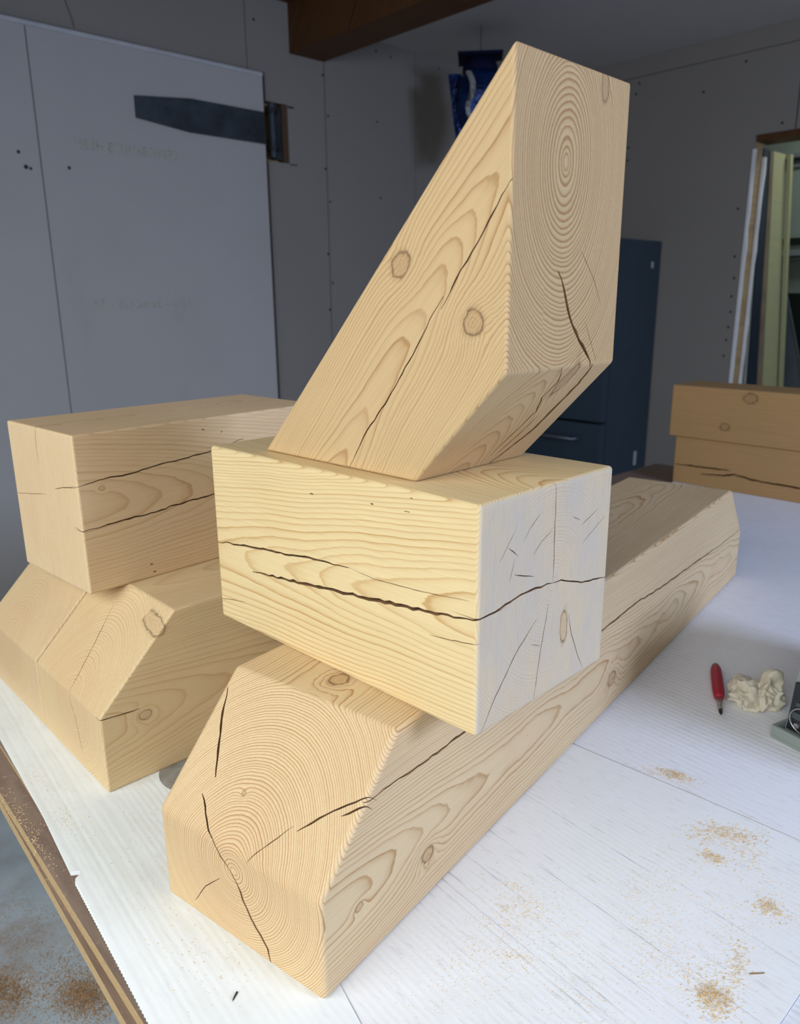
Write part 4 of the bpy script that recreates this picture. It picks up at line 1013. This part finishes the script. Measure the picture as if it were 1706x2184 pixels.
def fy(z): return 0.014 + 0.022 * (z - 0.0055) / 0.1945
def fpanel(x0, x1, z0, z1, t0, t1):
    return [(x0, fy(z0) - t0, z0), (x1, fy(z0) - t0, z0), (x1, fy(z1) - t0, z1), (x0, fy(z1) - t0, z1)], [(x0, fy(z0) - t1, z0), (x1, fy(z0) - t1, z0), (x1, fy(z1) - t1, z1), (x0, fy(z1) - t1, z1)]
bm = bmesh.new(); a, b = fpanel(0.013, 0.216, 0.018, 0.095, -0.003, 0.006); add_prism(bm, a, b); bevel_all(bm, 0.005, 3); fp = tpart('front_panel', bm, TOOLB)
bm = bmesh.new(); a, b = fpanel(0.019, 0.21, 0.040, 0.050, 0.005, 0.009); add_prism(bm, a, b); bevel_all(bm, 0.002, 2); tpart('grip_bar', bm, TOOLS, fp)
bm = bmesh.new(); a, b = fpanel(0.022, 0.21, 0.060, 0.066, 0.005, 0.008); add_prism(bm, a, b); bevel_all(bm, 0.001, 1); tpart('grip_bar', bm, TOOLS, fp)
bm = bmesh.new()
add_tube(bm, [(0.043 + 0.025 * math.cos(t), fy(0.042) - 0.011, 0.042 + 0.021 * math.sin(t)) for t in [i * 2 * math.pi / 28 for i in range(29)]], 0.0012, 8); tpart('wire_ring', bm, CHR, fp, True)
bm = bmesh.new(); add_cyl(bm, (0.030, fy(0.03) - 0.004, 0.030), (0.030, fy(0.03) - 0.010, 0.030), 0.0055, 0.0045, 16); tpart('bolt_head', bm, CHR, fp)
bm = bmesh.new(); add_prism(bm, [(0.06, 0.038, 0.199), (0.205, 0.038, 0.199), (0.205, 0.38, 0.199), (0.06, 0.38, 0.199)], [(0.085, 0.045, 0.235), (0.20, 0.045, 0.235), (0.20, 0.36, 0.235), (0.085, 0.36, 0.235)])
bevel_all(bm, 0.006, 3); tpart('upper_housing', bm, TOOLB)

# grey sanding disc between the two near beams, dark splinter on the cardboard
k = NT('sanding_disc_grit')
_P = k.coord()
GRIT = k.done(k.ramp(k.noise(_P, 40, 4), [(0.3, (0.20, 0.185, 0.165)), (0.7, (0.34, 0.32, 0.29))]), 0.9, 0.1, k.bump(k.noise(_P, 600, 2), 0.4, 0.001))
bm = bmesh.new(); add_cyl(bm, (0, 0, 0), (0, 0, 0.0012), 0.062, n=48)
o = link('sanding_disc', bm, GRIT); o.location = (0.475, 0.945, 0.0); tag(o, 'round grey sanding disc lying between the front and left beams', 'sanding disc')
SPL = plain('dark_splinter_wood', (0.05, 0.04, 0.035), 0.8, 0.2)
bm = bmesh.new(); add_prism(bm, [(0, 0, 0), (0.0095, 0.0052, 0), (0.0085, 0.007, 0), (0.001, 0.0022, 0)], [(0.001, 0.001, 0.0015), (0.009, 0.0056, 0.0018), (0.0082, 0.0066, 0.0018), (0.0015, 0.002, 0.0015)])
o = link('wood_splinter', bm, SPL); o.location = (0.295, 0.5645, 0); tag(o, 'tiny dark splinter on the cardboard left of the beam nose', 'splinter')
bm = bmesh.new(); add_prism(bm, [(0, 0, 0), (0.012, -0.010, 0), (0.013, -0.009, 0), (0.001, 0.0012, 0)], [(0, 0.0003, 0.001), (0.012, -0.0097, 0.001), (0.0128, -0.009, 0.001), (0.001, 0.001, 0.001)])
o = link('wood_splinter', bm, plain('brown_splinter_wood', (0.30, 0.19, 0.10))); o.location = (0.70, 0.222, -0.001); tag(o, 'thin brown splinter among the sawdust at lower right', 'splinter')

# ------------------------------------------------------------------ sawdust
DUST = plain('pine_sawdust', (0.68, 0.50, 0.28), 0.95, 0.1, var=0.25, scale=200)
DUST2 = plain('cedar_sawdust', (0.42, 0.26, 0.14), 0.95, 0.1, var=0.35, scale=120)
def dust(name, spots, z, mat, label, size=0.0011, seed=1):
    rnd = random.Random(seed)
    vs, fs = [], []
    for (cx, cy, sx, sy, rot, n, pile) in spots:
        c, s = math.cos(rot), math.sin(rot)
        for i in range(n):
            u, v = rnd.gauss(0, 1), rnd.gauss(0, 1)
            x, y = cx + u * sx * c - v * sy * s, cy + u * sx * s + v * sy * c
            if 0.1 + 0.1659 / 0.98614 * (x - 0.3597) + 0.3992 < y < 0.49 + 0.25 + 0.17 * (x - 0.36) and x > 0.34: continue
            zz = z + rnd.random() * pile * math.exp(-(u * u + v * v) / 2)
            r = size * rnd.uniform(0.5, 1.5)
            t = rnd.uniform(0, 6.28)
            e = rnd.uniform(0.35, 1.0)
            b = len(vs)
            for a_, q in ((0, 1.0), (2.1, e), (4.2, e)):
                vs.append((x + r * q * math.cos(t + a_), y + r * q * math.sin(t + a_), zz))
            vs.append((x, y, zz + r * rnd.uniform(0.3, 0.9)))
            fs += [(b, b + 1, b + 3), (b + 1, b + 2, b + 3), (b + 2, b, b + 3), (b, b + 2, b + 1)]
    me = bpy.data.meshes.new(name)
    me.from_pydata(vs, [], fs)
    me.materials.append(mat)
    o = bpy.data.objects.new(name, me)
    COL.objects.link(o)
    return tag(o, label, 'sawdust', kind='stuff')
dust('sawdust_pile', [(0.971, 0.447, 0.006, 0.014, 0.2, 300, 0.003), (0.955, 0.46, 0.008, 0.02, 0.2, 120, 0.001)], ZT, DUST, 'small curved sawdust pile on the ridged cardboard', 0.0012, 2)
dust('sawdust_pile', [(0.895, 0.345, 0.010, 0.016, 0.4, 320, 0.002), (0.905, 0.318, 0.02, 0.010, -0.5, 230, 0.001), (0.88, 0.305, 0.03, 0.012, 0.6, 220, 0.0005), (0.865, 0.36, 0.012, 0.012, 0, 150, 0.001)], -0.001, DUST, 'spread sawdust pile near the middle of the cardboard', 0.0011, 3)
dust('sawdust_pile', [(0.840, 0.328, 0.006, 0.008, 0.3, 220, 0.002)], -0.001, DUST, 'little sawdust pile just below the spread pile', 0.0011, 4)
dust('sawdust_pile', [(0.808, 0.245, 0.006, 0.008, 0.3, 160, 0.002), (0.808, 0.245, 0.013, 0.012, 0.3, 150, 0.001)], -0.001, DUST, 'round sawdust pile at the right of the cardboard', 0.0011, 5)
dust('sawdust_pile', [(0.645, 0.236, 0.010, 0.011, 0.3, 500, 0.003), (0.655, 0.24, 0.02, 0.014, 0.3, 300, 0.001), (0.70, 0.235, 0.02, 0.006, 0.3, 200, 0.001)], -0.001, DUST, 'dense sawdust pile at the bottom edge of the photo', 0.0011, 6)
sp = [(rx, ry, 0.035, 0.025, 0.5, n, 0.0) for rx, ry, n in ((0.72, 0.36, 500), (0.62, 0.42, 500), (0.66, 0.30, 900), (0.80, 0.35, 500), (0.54, 0.42, 500), (0.75, 0.27, 600), (0.56, 0.33, 500), (0.58, 0.46, 300), (0.48, 0.44, 350), (0.85, 0.25, 300))]
sp += [(0.585, 0.455, 0.006, 0.004, 0.5, 60, 0), (0.62, 0.475, 0.004, 0.010, 0.5, 90, 0), (0.545, 0.40, 0.004, 0.012, 0.6, 120, 0), (0.605, 0.44, 0.012, 0.012, 0.6, 250, 0)]
dust('scattered_sawdust', sp, -0.001, DUST, 'fine sawdust scattered over the white cardboard', 0.00075, 7)
sp = [(0.30, 0.62, 0.02, 0.04, 0, 120, 0), (0.31, 0.78, 0.02, 0.04, 0, 90, 0), (0.285, 0.95, 0.012, 0.04, 0, 160, 0), (0.36, 0.85, 0.02, 0.05, 0, 120, 0), (0.29, 1.1, 0.01, 0.03, 0, 80, 0)]
dust('scattered_sawdust', sp, 0.0, DUST, 'specks of sawdust on the cardboard left of the beams', 0.0009, 8)
sp = [(0.243, 1.05, 0.006, 0.05, 0, 160, 0), (0.240, 0.96, 0.004, 0.03, 0, 90, 0)]
dust('scattered_sawdust', sp, -0.012, DUST, 'sawdust specks on the brown plywood rim', 0.0011, 9)
sp = [(0.43, 1.52, 0.03, 0.045, 0.3, 4000, 0.003), (0.30, 1.66, 0.03, 0.05, 0.3, 3000, 0.003), (0.42, 1.62, 0.06, 0.06, 0.3, 1200, 0.001), (0.40, 1.85, 0.06, 0.08, 0.3, 400, 0.001)]
dust('floor_sawdust', sp, ZF, DUST2, 'reddish brown sawdust heaps on the concrete floor', 0.0019, 10)
